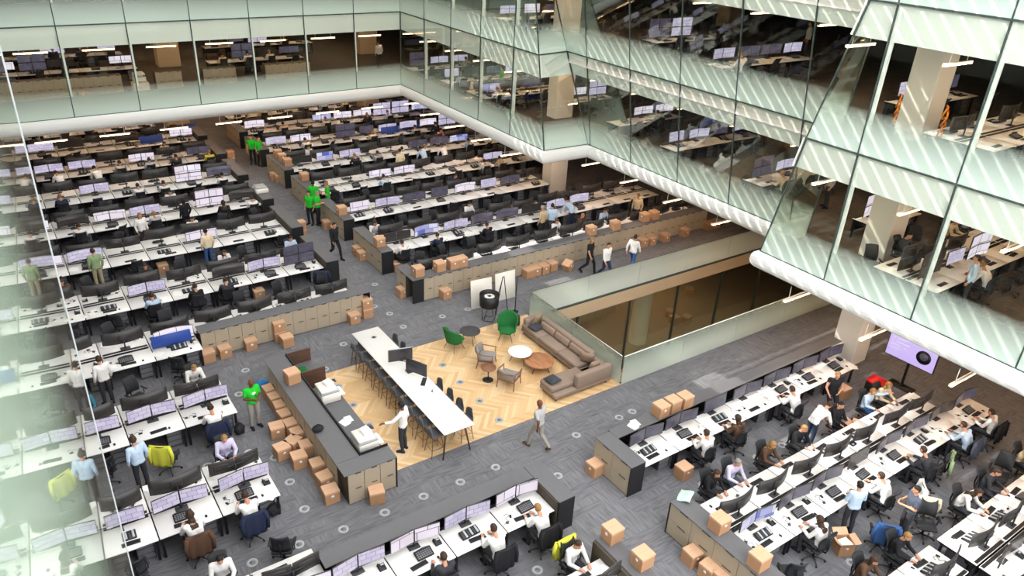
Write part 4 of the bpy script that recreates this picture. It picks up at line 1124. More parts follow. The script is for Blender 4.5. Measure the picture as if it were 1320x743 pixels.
seat((3.12, 15.05), 'white', jacket='navy', block='L')
seat((2.03, 13.43), 'white', 'charcoal', 'hair_k', block='L')
seat((3.29, 16.90), 'pale lilac', 'slate', 'hair_b', block='L')
seat((3.45, 21.52), 'white', block='L', hair='hair_b')
seat((3.36, 19.13), 'white', jacket='navy', pose='sit_fwd', block='L')
seat((4.86, 26.56), 'black', block='L')
seat((5.63, 26.50), 'charcoal', block='L')
seat((3.37, 26.42), 'light blue', block='L')
seat((9.41, 28.92), 'light blue', block='L', hair='hair')
seat((6.59, 29.66), 'white', long_hair=True, block='L')
seat((6.38, 32.98), 'white', block='L')
seat((9.45, 34.91), 'white', block='L')
seat((8.40, 34.26), 'black', long_hair=True, block='L')
seat((2.08, 34.71), 'white', block='L')
seat((5.09, 34.14), 'pale grey', hair='hair_b', block='L')
seat((0.85, 29.83), 'brown', block='L')
seat((3.66, 29.21), 'charcoal', block='L')
seat((6.49, 42.54), 'light blue', block='L')
seat((7.84, 42.41), 'charcoal', block='L')
seat((6.33, 38.68), 'white', block='L')
seat((10.26, 43.31), 'yellow', block='L', hair='hair_b')
seat((5.06, 42.28), 'pale grey', block='L')
seat((5.68, 38.81), 'white', block='L')
seat((1.00, 42.11), 'white', block='L')
seat((0.41, 20.53), 'teal', block='L', hair='hair_k')
seat((15.12, 26.95), 'navy', block='M')
seat((17.71, 26.53), 'black', block='M')
seat((13.39, 26.27), 'white', block='M')
seat((22.41, 25.06), 'brown', block='M', hair='hair_b')
seat((23.83, 25.17), 'light blue', block='M')
seat((20.88, 25.16), 'white', block='M')
seat((22.63, 35.12), 'white', block='M')
seat((23.73, 34.60), 'beige', block='M')
seat((23.35, 41.77), 'pink', block='M')
seat((19.85, 33.47), 'navy', block='M')
seat((16.40, 34.19), 'light blue', block='M')
seat((18.35, 29.69), 'white', block='M')
seat((12.87, 29.42), 'white', block='M')
seat((17.86, 39.80), 'pale grey', block='M')
seat((14.66, 41.28), 'white', block='M')
seat((6.26, 11.26), 'charcoal', block='B', hair='hair')
seat((7.71, 11.01), 'white', jacket='black', block='B', pose='sit_fwd')
seat((9.04, 10.95), 'white', jacket='black', block='B', pose='sit_fwd', hair='hair_b')
seat((9.12, 9.10), 'white', block='C', jacket='yellow')
seat((19.01, 10.90), 'white', block='R')
seat((16.30, 10.91), 'brown', block='R', long_hair=True)
seat((14.94, 10.70), 'white', block='R')
seat((14.66, 9.14), 'pale lilac', 'slate', 'hair_g', block='R')
seat((13.89, 8.93), 'black', block='R', long_hair=True)
seat((15.98, 9.13), 'brown', block='R', long_hair=True, hair='hair_b')
seat((16.33, 8.82), 'black', block='R', hair='hair_b')
seat((14.82, 6.93), 'white', block='R', long_hair=True)
seat((17.71, 6.78), 'white', block='R')
seat((19.82, 7.25), 'charcoal', block='R')
seat((21.85, 6.77), 'light blue', jacket='slate', block='R', pose='sit_fwd')
seat((23.48, 7.17), 'white', jacket='black', block='R')
seat((24.51, 7.20), 'beige', block='R')
seat((21.24, 9.46), 'light blue', 'jeans', 'hair_b', pose='sit_point', block='R')
seat((19.65, 9.57), 'black', 'black', 'hair_k', pose='sit_back', block='R')
seat((21.83, 9.06), 'cream', 'charcoal', 'hair_b', long_hair=True, block='R')
seat((19.38, 5.09), 'white', block='R', long_hair=True)
seat((20.54, 4.98), 'charcoal', block='R')
seat((14.79, 5.07), 'brown', block='R', long_hair=True)
seat((16.21, 4.97), 'black', block='R', hair='hair_b')
# scattered sitters in the far rows and galleries
for i, h in enumerate(HALF):
    if i in taken: continue
    pr = .0
    if h['block'] in 'LM' and h['k'] >= 6: pr = .26
    if h['block'] == 'G': pr = .22
    if rnd.random() < pr and not any((q[0]-h['x'])**2+(q[1]-h['y'])**2 < 1.4 for q in BLOCKED):
        taken[i] = dict(x=h['x']+rnd.uniform(-.1, .1), top=rnd.choice(('white', 'white', 'light blue', 'pale grey', 'navy', 'charcoal', 'cream')), legs='charcoal', hair=rnd.choice(('hair', 'hair_k', 'hair_b')), pose=rnd.choice(('sit', 'sit_fwd')), jacket=None, desc='', kw={})
nch = 0
for i, h in enumerate(HALF):
    d = taken.get(i); sx, sy = seat_xy(h); rz = 0 if h['s'] > 0 else pi
    if d:
        pos = (d['x'], sy, h['z'])
        lab = d['desc'] or 'person in %s top at %s' % (d['top'], h['loc'])
        person(lab, d['pose'], pos, rz+rnd.uniform(-.12, .12), d['top'], d['legs'], d['hair'], **d['kw'])
        cpos = (d['x'], sy-.0*h['s'], h['z']); crz = rz
        lab2 = 'occupied mesh chair at '+h['loc']
    else:
        if rnd.random() < (.16 if h['block'] != 'G' else .5): continue
        if any((q[0]-sx)**2+(q[1]-(sy-.1*h['s']))**2 < .75**2 for q in BLOCKED) and not h['z']: continue
        if any(abs(sx-q[0]) < .45+q[2]/2 and abs(sy-q[1]) < .5+q[3]/2 for q in COLS): continue
        cpos = (sx+rnd.uniform(-.2, .2), sy-rnd.uniform(-.05, .22)*h['s'], h['z']); crz = rz+rnd.uniform(-.7, .7)
        lab2 = 'empty mesh chair at '+h['loc']
    (K_chair if h['near'] else K_chair_far).put(lab2, cpos, crz, 'mesh office chairs')
    if d and d['jacket']:
        j, _ = K_jacket.put('%s jacket on chair at %s' % (d['jacket'], h['loc']), cpos, crz, None); setmat(j, 0, cloth(d['jacket']))
    elif not d and h['near'] and rnd.random() < .12:
        cc = rnd.choice(('navy', 'black', 'slate'))
        j, _ = K_jacket.put('%s jacket on empty chair at %s' % (cc, h['loc']), cpos, crz, None); setmat(j, 0, cloth(cc))

# ------------------------------------------------------------------ standing and walking people
gm = person('person in bright green T-shirt and grey trousers walking beside the box rows', 'hold', (4.55, 19.08, 0), 3.342, 'green', 'stone', None, 'short', 'skin_d')
person('person in white shirt standing on the parquet with an arm held out', 'point', (7.85, 15.85, 0), 0.700, 'white', 'charcoal', 'hair_k', 'long', 'skin_d', 'navy')
person('person in grey T-shirt walking on the carpet beside the parquet', 'walk', (11.31, 13.90, 0), 0.250, 'pale grey', 'stone', None, 'short', 'skin_d', 'brown')
person('person in dark suit walking down the aisle toward the credenza', 'walk', (11.25, 28.99, 0), 3.442, 'black', 'black', 'hair_k')
person('green-shirted person at the far end of the aisle, on the side of the left desks', 'stand', (12.11, 43.22, 0), 2.700, 'green', 'black', 'hair', 'short')
person('green-shirted person at the far end of the aisle, on the side of the boxes', 'stand', (12.38, 42.78, 0), -2.600, 'green', 'black', 'hair', 'short')
person('green-shirted person at the front of the aisle group, nearest the left desks', 'stand', (11.71, 33.15, 0), 2.200, 'green', 'black', 'hair_k', 'short')
person('green-shirted person at the front of the aisle group, nearest the boxes', 'hold', (12.04, 32.98, 0), -2.300, 'green', 'black', 'hair_g', 'short')
person('green-shirted person with dark sleeves behind the front pair of the group', 'stand', (12.39, 34.38, 0), -0.500, 'green', 'black', 'hair_k', 'short', 'skin_d')
person('green-shirted person at the rear of the aisle group beside the cabinets', 'hold', (12.96, 33.97, 0), 1.200, 'green', 'black', 'hair_b', 'short')
person('person in sage green shirt and khaki trousers standing at a left-hand desk', 'stand', (2.12, 30.75, 0), 0.200, 'sage', 'khaki', 'hair')
person('person in black sleeveless top walking along the glass balustrade walkway', 'walk', (20.30, 22.40, 0), -2.771, 'black', 'black', 'hair_b', 'short', long_hair=True)
person('person in white shirt and dark jeans walking beside the one in black', 'walk', (20.60, 21.64, 0), -3.071, 'white', 'dark jeans', 'hair')
person('person in white shirt and blue jeans walking alone on the walkway', 'walk', (22.23, 21.72, 0), -1.271, 'white', 'jeans', 'hair_k')
person('person in light blue shirt and dark trousers standing at the third near left desk row', 'stand', (1.20, 17.99, 0), 0.300, 'light blue', 'charcoal', 'hair')
person('person in white shirt standing at the end of a desk row by the glass pane', 'stand', (1.08, 22.48, 0), 0.300, 'white', 'charcoal', 'hair')
person('person in cream top and jeans standing between the left desk rows', 'stand', (6.34, 30.75, 0), 0.200, 'cream', 'jeans', 'hair_k')
person('person in white blouse standing in the middle of the left desk rows', 'stand', (4.37, 33.77, 0), -2.800, 'white', 'charcoal', 'hair_b', long_hair=True)
person('person all in black standing between the left desk rows', 'stand', (6.40, 34.70, 0), 0.400, 'black', 'black', 'hair_k', long_hair=True)
person('person in white shirt bending over a far left desk by the glass pane', 'lean', (2.19, 41.25, 0), 0.300, 'white', 'navy', 'hair')
person('person in white shirt and navy trousers bending over a far left desk', 'lean', (3.85, 41.25, 0), 0.200, 'white', 'navy', 'hair_k')
person('person in beige shirt standing in the rows right of the aisle', 'stand', (18.63, 37.30, 0), 0.100, 'cream', 'charcoal', 'hair')
person('person in light blue shirt bending over a far desk in the middle rows', 'lean', (20.22, 37.30, 0), 0.100, 'light blue', 'navy', 'hair_k')
person('person in white shirt bending over a far desk in the middle rows', 'lean', (21.57, 37.30, 0), 0.000, 'white', 'charcoal', 'hair')
person('person in beige jacket standing behind the walkway credenza', 'stand', (20.66, 26.43, 0), 0.300, 'beige', 'charcoal', 'hair_g')
person('person in light blue shirt standing next to the one in a beige jacket', 'stand', (21.24, 26.45, 0), -0.600, 'light blue', 'charcoal', 'hair_k')
person('person in light blue shirt and jeans bending over a desk near the white column', 'lean', (22.74, 26.75, 0), 0.200, 'light blue', 'dark jeans', 'hair')
person('person in beige top standing beyond the boxes on the walkway credenza', 'stand', (26.04, 25.60, 0), 2.000, 'beige', 'charcoal', 'hair_b')
person('person in white shirt and dark jeans bending toward the right desks', 'lean', (18.60, 9.68, 0), -1.771, 'white', 'dark jeans', 'hair')
person('person in black dress perched on the right single desk row, legs out', 'perch', (20.65, 10.40, 0), 2.542, 'black', 'black', 'hair_b', frock=True, shoes='pink')
person('person in light blue shirt and dark trousers standing at the right double row', 'hold', (16.36, 6.84, 0), -0.500, 'light blue', 'charcoal', 'hair_k')
person('bearded person in slate T-shirt standing between the right desk rows', 'hold', (17.53, 5.96, 0), 0.900, 'slate', 'charcoal', 'hair_k', 'short')
person('person in light blue shirt standing at the first right gallery desks', 'stand', (23.17, 8.62)+(4.2,), 0.400, 'light blue', 'charcoal', 'hair')
person('person in pale shirt standing near the glass corner on the first gallery', 'stand', (26.82, 16.02)+(4.2,), 0.900, 'pale grey', 'charcoal', 'hair')
person('person in white shirt standing by the pillar on the first gallery', 'stand', (21.88, 46.59)+(4.2,), 0.200, 'white', 'charcoal', 'hair_k')
person('person in green T-shirt standing at the first corner gallery row', 'stand', (25.13, 36.95)+(4.2,), 1.000, 'green', 'charcoal', 'hair', 'short')
person('person in white shirt standing behind the second gallery recess row', 'stand', (33.14, 22.83)+(8.4,), 0.800, 'white', 'charcoal', 'hair_k')
person('person in navy top bending over a second gallery recess desk', 'lean', (27.56, 26.76)+(8.4,), 0.200, 'navy', 'charcoal', 'hair')
b = MB()
for k, w_ in enumerate((.10, .13, .08)): b.box(-w_/2, w_/2, .125, .142, 1.33-k*.03, 1.345-k*.03, M['paper'])
b.build('shirt_print', gm)


# ------------------------------------------------------------------ archive boxes
bx = random.Random(5)
def box(pt, z, label, rz=None, kind=None):
    k = kind if kind is not None else bx.choice((1, 1, 2, 0))
    return K_box[k].put(label, (pt[0], pt[1], z), bx.uniform(-.1, .1) if rz is None else rz, 'archive boxes')[0]
box((4.33, 23.47), 0, 'archive box on the floor at the left end of the tan credenza')
box((4.88, 23.47), 0, 'archive box on the floor, second from the left end of the tan credenza', .05, 1)
box((5.79, 23.52), 0, 'archive box standing alone before the tan credenza', 0, 1)
box((6.84, 23.62), 0.402, 'archive box on top of the stack before the tan credenza', 0, 1)
box((6.84, 23.62), 0, 'archive box at the bottom of the stack before the tan credenza', .02, 0)
box((6.95, 23.12), 0, 'archive box in front of the stack before the tan credenza', .06, 0)
box((9.66, 23.48), 0, 'archive box on the floor beside the stack at the credenza end', .02, 1)
box((10.27, 23.66), 0.402, 'archive box on top of the stack at the aisle end of the tan credenza', 0, 1)
box((10.27, 23.66), 0, 'archive box under another at the aisle end of the tan credenza', .03, 0)
box((5.87, 19.35), 1.051, 'archive box standing on the printer counter worktop', .1, 0)
box((5.43, 20.36), 0, 'farthest archive box of the row along the printer counter')
box((5.43, 19.86), 0, 'second archive box of the row along the printer counter, from the far end')
box((5.43, 19.36), 0, 'third archive box of the row along the printer counter, from the far end')
box((5.40, 18.86), 0, 'fourth archive box of the row along the printer counter, from the far end')
box((5.39, 18.33), 0, 'fifth archive box of the row along the printer counter, from the far end')
box((4.96, 18.37), 0, 'archive box standing out from the row beside the green-shirted walker')
box((5.40, 17.82), 0, 'sixth archive box of the row along the printer counter, from the far end')
box((5.14, 17.50), 0, 'turned archive box in the middle of the cluster along the printer counter', .55, 1)
box((4.77, 17.37), 0, 'archive box with a white sheet on it in the counter cluster')
box((5.41, 17.14), 0, 'archive box of the counter cluster right against the drawers')
box((5.05, 16.78), 0, 'largest near archive box of the counter cluster')
box((5.39, 16.22), 0, 'archive box standing apart between the cluster and the near pair')
box((5.35, 15.61), 0, 'rear archive box of the near pair along the printer counter')
box((5.27, 15.03), 0, 'nearest archive box along the printer counter')
box((6.30, 14.38), 0, 'archive box before the near end of the printer counter', -.25, 0)
box((12.58, 27.28), 1.051, 'archive box on the first aisle-end worktop behind the walkway credenza', 0)
box((13.09, 26.69), 0, 'archive box on the floor behind the walkway credenza corner')
box((12.68, 23.97), 1.051, 'archive box on the aisle corner of the walkway credenza', 0)
box((13.65, 23.97), 1.051, 'archive box on the walkway credenza, first of three', 0)
box((14.25, 23.93), 1.051, 'archive box on the walkway credenza, middle of three', 0)
box((14.66, 23.93), 1.051, 'archive box on the walkway credenza, last of three', 0)
box((12.23, 24.48), 0, 'archive box on the aisle floor beside the walkway credenza corner')
box((13.67, 23.52), 0, 'archive box on the floor before the walkway credenza, near its corner')
box((15.13, 23.49), 0, 'archive box half behind the left white board')
box((12.59, 31.36), 1.051, 'archive box on the second aisle-end worktop beside the green group', 0)
box((12.24, 32.44), 0, 'archive box beside the green group, farther of the pair')
box((12.34, 31.59), 0, 'archive box beside the green group, nearer of the pair')
box((12.30, 28.99), 0, 'archive box by the first aisle-end unit, farther of the pair')
box((12.26, 28.44), 0, 'archive box by the first aisle-end unit, nearer of the pair')
box((12.84, 40.88), 1.051, 'archive box on a far aisle-end worktop by the green pair, farthest', 0)
box((12.81, 40.10), 1.051, 'archive box on a far aisle-end worktop by the green pair, middle', 0)
box((12.78, 39.16), 1.051, 'archive box on a far aisle-end worktop by the green pair, nearest', 0)
box((12.74, 36.56), 1.051, 'archive box on the third aisle-end worktop past the green group', 0)
box((12.31, 40.20), 0, 'archive box on the far aisle floor, farther of the pair')
box((12.41, 39.72), 0, 'archive box on the far aisle floor, nearer of the pair')
box((17.75, 23.43), 0, 'archive box before the walkway credenza, first of four')
box((18.16, 23.47), 0, 'archive box before the walkway credenza, second of four')
box((18.61, 23.45), 0, 'archive box before the walkway credenza, third of four')
box((19.10, 23.50), 0, 'archive box before the walkway credenza, last of four')
box((21.62, 23.97), 1.051, 'archive box on the walkway credenza above the walking pair', 0)
box((23.04, 23.92), 1.051, 'archive box on the walkway credenza above the lone walker', 0)
box((25.04, 24.03), 1.051, 'archive box on the walkway credenza, nearer of the far pair', 0)
box((25.63, 24.01), 1.051, 'archive box on the walkway credenza, farther of the far pair', 0)
box((24.59, 23.50), 0, 'archive box before the walkway credenza beside the lone walker, nearer')
box((25.13, 23.48), 0, 'archive box before the walkway credenza beside the lone walker, farther')
box((26.02, 23.44), 0, 'archive box alone on the walkway floor past the lone walker')
box((27.40, 23.43), 0, 'second archive box alone on the walkway floor past the lone walker')
box((29.17, 23.48), 0, 'archive box far down the walkway under the gallery, nearer')
box((29.71, 23.49), 0, 'archive box far down the walkway under the gallery, farther')
box((12.09, 12.16), 0, 'archive box on the floor by the end unit of the right single row')
box((14.21, 10.72), 0, 'archive box beneath the right single desk row beside a chair')
box((10.07, 9.26), 1.051, 'archive box on the near worktop beside the yellow chair', 0)
box((10.14, 8.29), 1.051, 'archive box beside the near worktop, closest to the frame edge', 0)
box((12.55, 8.11), 1.051, 'archive box at the head of the right double row, farther', 0)
box((12.45, 6.81), 1.051, 'archive box at the head of the right double row, nearer', 0)
box((12.07, 8.33), 0, 'archive box before the right tan unit, farthest of three')
box((12.10, 7.80), 0, 'archive box before the right tan unit, middle of three')
box((12.17, 7.42), 0, 'archive box before the right tan unit, nearest of three')
box((14.61, 12.26), 1.051, 'archive box on the right long worktop, nearest of three', 0)
box((15.11, 12.27), 1.051, 'archive box on the right long worktop, middle of three', 0)
box((15.59, 12.23), 1.051, 'archive box on the right long worktop, farthest of three', 0)
box((21.94, 10.74), 0, 'archive box behind the person in the black dress')
box((7.21, 27.03), 0, 'archive box under a left desk behind the tan credenza')
box((6.82, 11.51), 0, 'archive box beside the person in the charcoal top')
box((4.53, 31.12), 0, 'archive box on the floor between the middle left rows')
box((9.86, 31.40), 0, 'archive box under the end of a left desk row')
box((10.80, 31.99), 0.402, 'archive box on top of the stack at the left aisle-end unit', .05, 0)
box((10.80, 31.99), 0, 'archive box at the bottom of the stack at the left aisle-end unit', 0, 0)
box((11.01, 43.87), 0.402, 'archive box on top of the far stack beside the yellow top', .05, 0)
box((11.01, 43.87), 0, 'archive box at the bottom of the far stack beside the yellow top', 0, 0)
r, q = K_box[1].put('archive box tipped on its edge on the walkway floor', (19.76, 23.12)+(.06,), .25, 'archive boxes'); r.rotation_euler = (0, -.42, .35)
K_obox.put('open archive box with papers beside the ponytailed sitter on the right', (15.71, 6.50)+(0,), -.5, 'archive boxes')
K_obox.put('open archive box beside the person leaning in a white shirt', (20.35, 9.19)+(0,), .4, 'archive boxes')

# ------------------------------------------------------------------ floor boxes (round sockets)
def k_sock(b):
    b.lathe([(0, .001), (.14, .001), (.14, .006), (.085, .006), (.085, .004), (0, .004)], M['lgrey'], 28)
    b.lathe([(0, .0045), (.06, .0045), (.06, .008), (0, .008)], M['mgrey'], 20)
K_sock = Kit('floor_socket', 'floor socket', [('floor_socket', mk(k_sock, 'floor_socket'))])
SOCKETS = [(4.57, 16.25), (4.54, 15.06), (5.12, 13.86), (6.28, 13.85), (7.44, 13.85), (3.98, 13.96), (2.83, 13.99), (8.59, 13.82), (9.78, 13.83), (11.11, 12.61), (9.77, 10.17), (8.6, 10.16), (12.72, 13.78), (14.48, 13.77), (15.07, 13.79), (14.45, 10.14), (15.64, 10.14), (5.2, 22.25), (7.51, 21.01), (8.69, 22.2), (11.69, 25.93), (4.61, 21.01), (4.01, 18.04), (2.86, 18.06), (4.56, 17.44), (7.5, 19.83), (7.5, 18.63), (7.49, 17.44), (11.1, 19.22), (11.09, 18.01), (11.09, 16.78), (11.08, 15.61), (11.12, 23.4), (11.12, 22.25), (12.8, 22.22), (13.96, 22.22), (16.79, 10.13), (15.58, 6.12), (19.17, 10.15), (17.95, 10.11), (7.45, 16.21), (10.86, 24.23)]
ONPQ = lambda x, y: 7.1 < x < 15.7 and 15.2 < y < 20.7
for x, y in SOCKETS:
    w = ONPQ(x, y)
    K_sock.put('round floor socket set in the parquet' if w else 'round floor socket set in the grey carpet', (x, y, .0125 if w else .0), 0, 'floor sockets in the parquet' if w else 'floor sockets in the carpet')


# ------------------------------------------------------------------ pendant lamps
def lamp(x, y, z, label, near): (K_lamp if near else K_lamp_far).put(label, (x, y, z), 0, 'linear pendant lamps')
for lv, nm in ((0, 'ground floor'), (1, 'first gallery'), (2, 'second gallery')):
    z = lv*LV+2.88
    for r_, y in enumerate((42.15, 46.4, 50.6, 55.0)):
        if lv == 2 and r_ > 0: continue
        for c in range(8):
            x = 2.2+2.84*c
            lamp(x, y, z, 'linear pendant lamp, %s across, %s line from the glass front, %s' % (nth(c+1), nth(r_+1), nm), r_ == 0)
    for r_ in range(4):
        for c in range(3 if lv else 2):
            lamp(21.75+2.84*c, 39.4-2.88*r_, z, 'linear pendant lamp, %s row from the atrium corner, %s inward, %s' % (nth(r_+1), nth(c+1), nm), c == 0)
    for r_ in range(5):
        for c in range(2):
            lamp(24.6+2.84*c, 27.7-2.88*r_, z, 'linear pendant lamp, %s row along the recess, %s inward, %s' % (nth(r_+1), nth(c+1), nm), c == 0)
    for r_ in range(4):
        for c in range(3):
            lamp(21.55+2.84*c, 13.05-2.88*r_, z, 'linear pendant lamp, %s row right of the recess, %s inward, %s' % (nth(r_+1), nth(c+1), nm), c == 0)

# ------------------------------------------------------------------ lounge
# long white table at bar height
r = empty('long_table', 'long white bar-height table with dark splayed legs', 'table', (9.1, 17.95, 0))
b = MB(); b.cbox(-.5, .5, -3.2, 3.2, .98, 1.02, M['white'], .008, seg=1); b.build('tabletop', r)
for sx_, sy_ in ((-1, -1), (1, -1), (-1, 1), (1, 1), (-1, 0), (1, 0)):
    b = MB(); b.tube([(sx_*.30, sy_*2.95, .98), (sx_*.46, sy_*3.08, 0)], .035, M['dwood'], 8, r2=.022); b.build('leg', r)
b = MB(); b.box(-.32, .32, -2.95, 2.95, .93, .98, M['blackm']); b.build('under_frame', r)
M['stool'] = mat('grey_stool_shell', '#55565b', .6)
def k_stool_seat(b):
    def fn(u, v):
        x = (u-.5)*.42; 
        if v < .5: y = .19-.38*(v/.5); z = .70+.02*(2*u-1)**2
        else: w = (v-.5)/.5; y = -.19-.07*w; z = .70+.30*w; x *= 1-.45*w**3; y += .07*(2*u-1)**2*w
        return (x, y, z), (0, .6 if v > .5 else 0, 1)
    b.grid(fn, 8, 12, M['stool'], .035)
def k_stool_leg(b, sx_, sy_): b.tube([(sx_*.13, sy_*.13, .69), (sx_*.22, sy_*.22, 0)], .016, M['walnut'], 7, r2=.011)
def k_stool_ring(b): b.tube([(.19*sx_, .19*sy_, .25) for sx_, sy_ in ((1, 1), (-1, 1), (-1, -1), (1, -1), (1, 1))], .008, M['black'], 6)
K_stool = Kit('bar_stool', 'stool', [('seat_shell', mk(k_stool_seat, 'seat_shell'))]+[('leg', mk(lambda b, a=a, c=c: k_stool_leg(b, a, c), 'leg')) for a, c in ((1, 1), (-1, 1), (-1, -1), (1, -1))]+[('foot_ring', mk(k_stool_ring, 'foot_ring'))])
for i in range(10):
    K_stool.put('charcoal bar stool %s from near end, printer side of white table' % nth(i+1), (8.6, 15.3+.59*i, 0), -pi/2+.06*sin(i*2.1), 'bar stools at the long table')
for i, y in enumerate((15.45, 16.0, 16.6, 17.25, 19.75, 20.35)):
    K_stool.put('charcoal bar stool %s from near end, lounge side of white table' % nth(i+1), (9.68, y, 0), pi/2+.05*sin(i*1.7), 'bar stools at the long table')
# the two screens on one arm
r = empty('monitor', 'pair of grey-backed monitors on one arm in the middle of the long white table', 'monitor', (9.25, 18.1, 1.021))
b = MB(); b.cbox(-.12, .12, -.12, .12, 0, .015, M['dgrey'], .005, seg=1); b.tube([(0, 0, .01), (0, 0, .42)], .025, M['dgrey'], 8); b.tube([(-.25, .22, .36), (0, 0, .36), (-.1, -.35, .36)], .016, M['black'], 6); b.build('stand', r)
b = MB(); panel(b, .80, .46, .44, -.12, .40, -.25, 0, M['s_off'], M['lgrey']); b.build('screen', r)
b = MB(); panel(b, .80, .46, .42, .0, -.46, pi/2+.45, 0, M['s_off'], M['dgrey']); b.build('screen', r)
K_keyb.put('dark keyboard lying on the long white table by the two screens', (9.35, 17.35, 1.021), .9)
b = MB(); b.lathe([(.03, 0), (.03, .05), (.02, .06), (0, .06)], M['mgrey'], 12); b.tube([(0, 0, .05), (.05, .03, .1)], .008, M['black'], 6)
tag(b.build('conference_puck', None, (9.32, 16.75)+(1.021,)), 'small dark device on the near half of the long white table', 'device')
b = MB(); b.tube([(-.1, 0, .01), (0, .07, .02), (.1, 0, .01), (.05, -.08, .02), (-.06, -.05, .015)], .008, M['mgrey'], 6); b.cbox(-.05, .05, -.03, .03, 0, .025, M['dgrey'], .005, seg=1)
tag(b.build('cable_hub', None, (9.15, 20.54)+(1.021,)), 'grey cable coil on the far end of the long white table', 'cable')
# taupe sofa, L-shaped
r = empty('corner_sofa', 'taupe L-shaped corner sofa with cushions, backed by the glass balustrade', 'sofa', (14.9, 17.4, 0))
b = MB(); b.cbox(-.17, .62, -1.95, 2.25, .12, .26, M['sofa'], .03); b.cbox(-1.75, .62, -1.98, -1.1, .12, .26, M['sofa'], .03); b.build('base', r)
for i in range(3):
    b = MB(); b.cbox(-.19, .42, -1.08+i*1.1, .01+i*1.1, .26, .44, M['sofa'], .05); b.build('seat_cushion', r)
b = MB(); b.cbox(-1.75, -.2, -1.78, -1.08, .26, .44, M['sofa'], .05); b.build('seat_cushion', r)
b = MB(); b.cbox(.40, .64, -1.08, 1.75, .24, .78, M['sofa'], .06); b.build('backrest', r)
b = MB(); b.cbox(-.88, .64, -2.0, -1.76, .24, .76, M['sofa'], .06); b.build('backrest', r)
b = MB(); b.cbox(.40, .64, -1.78, -1.1, .24, .62, M['sofa'], .06); b.build('backrest', r)
b = MB(); b.cbox(-.1, .64, 2.0, 2.26, .24, .66, M['sofa'], .06); b.build('armrest', r)
for i in range(3):
    b = MB(); b.cbox(-.40, .40, -.07, .07, -.13, .13, M['sofa2'], .06, T=RT(.33, -.45+i*.85, .58, pi/2, .25)); b.build('back_cushion', r)
for x, y in ((-.1, 2.15), (.5, 2.15), (-1.65, -1.9), (-1.65, -1.2), (.5, -1.9), (-.1, .2)):
    b = MB(); b.tube([(x, y, .13), (x, y, 0)], .018, M['black'], 6); b.build('leg', r)
def cushion(label, x, y, z, rz, rx, m, w=.44):
    b = MB()
    def fn(u, v):
        e = (1-abs(2*u-1)**4)*(1-abs(2*v-1)**4)
        return ((u-.5)*w, 0, (v-.5)*w), (0, 1, 0)
    vs = []; fs = []; N = 8
    for sgn in (1, -1):
        for i in range(N+1):
            for j in range(N+1):
                u, v = i/N, j/N; e = ((1-abs(2*u-1)**3)*(1-abs(2*v-1)**3))**.6
                vs.append(((u-.5)*w, sgn*(.012+.075*e), (v-.5)*w))
    W_ = N+1; o = W_*W_
    for i in range(N):
        for j in range(N): a = i*W_+j; fs += [(a, a+1, a+W_+1, a+W_), (o+a, o+a+W_, o+a+W_+1, o+a+1)]
    for i in range(N): fs += [(i*W_, (i+1)*W_, o+(i+1)*W_, o+i*W_), (i*W_+N, o+i*W_+N, o+(i+1)*W_+N, (i+1)*W_+N), (i, o+i, o+i+1, i+1), (N*W_+i, N*W_+i+1, o+N*W_+i+1, o+N*W_+i)]
    b.add(vs, fs, m, True, RT(0, 0, 0, 0, rx))
    tag(b.build('cushion', None, (x, y, z), rz), label, 'cushion')
cushion('taupe square cushion propped at the far end of the corner sofa', 15.2, 19.3, .66, .3, .35, M['sofa2'], .52)
cushion('taupe square cushion propped in the angle of the corner sofa', 15.15, 16.28, .66, -.9, .35, M['sofa2'], .5)
cushion('small taupe cushion leaning on the near sofa back', 15.05, 15.80, .64, pi, -.3, M['sofa2'], .42)
cushion('charcoal cushion lying on the near arm of the corner sofa', 13.42, 15.98, .53, .1, pi/2, M['dfab'], .44)
cushion('charcoal cushion lying on the far end of the corner sofa', 14.95, 19.05, .53, .2, pi/2, M['dfab'], .44)
# green shell chairs
def green_chair(label, x, y, rz):
    r = empty('shell_chair', label, 'chair', (x, y, 0), rz)
    b = MB()
    def fn(u, v):
        a = (u-.5)*pi*1.15; w = .31+.05*v; 
        return (w*sin(a), -w*.95*cos(a)+.02-.1*v, .36+(.42+.22*cos(a))*v), (sin(a), -cos(a), -.15)
    b.grid(fn, 14, 8, M['green'], .05); b.build('back_shell', r)
    b = MB(); b.lathe([(0, .30), (.2, .30), (.30, .35), (.31, .41), (.27, .45), (0, .46)], M['green'], 24); b.cbox(-.22, .22, 0, .32, .33, .45, M['green'], .05); b.build('seat', r)
    for sx_, sy_ in ((-1, -1), (1, -1), (-1, 1), (1, 1)):
        b = MB(); b.tube([(sx_*.16, sy_*.16, .33), (sx_*.27, sy_*.27, 0)], .015, M['walnut'], 7, r2=.010); b.build('leg', r)
green_chair('green shell chair nearer the long white table, beside the dark round table', 12.0, 19.95, -1.35)
green_chair('green shell chair nearer the sofa, in front of the drum lamp', 14.05, 19.6, 2.35)
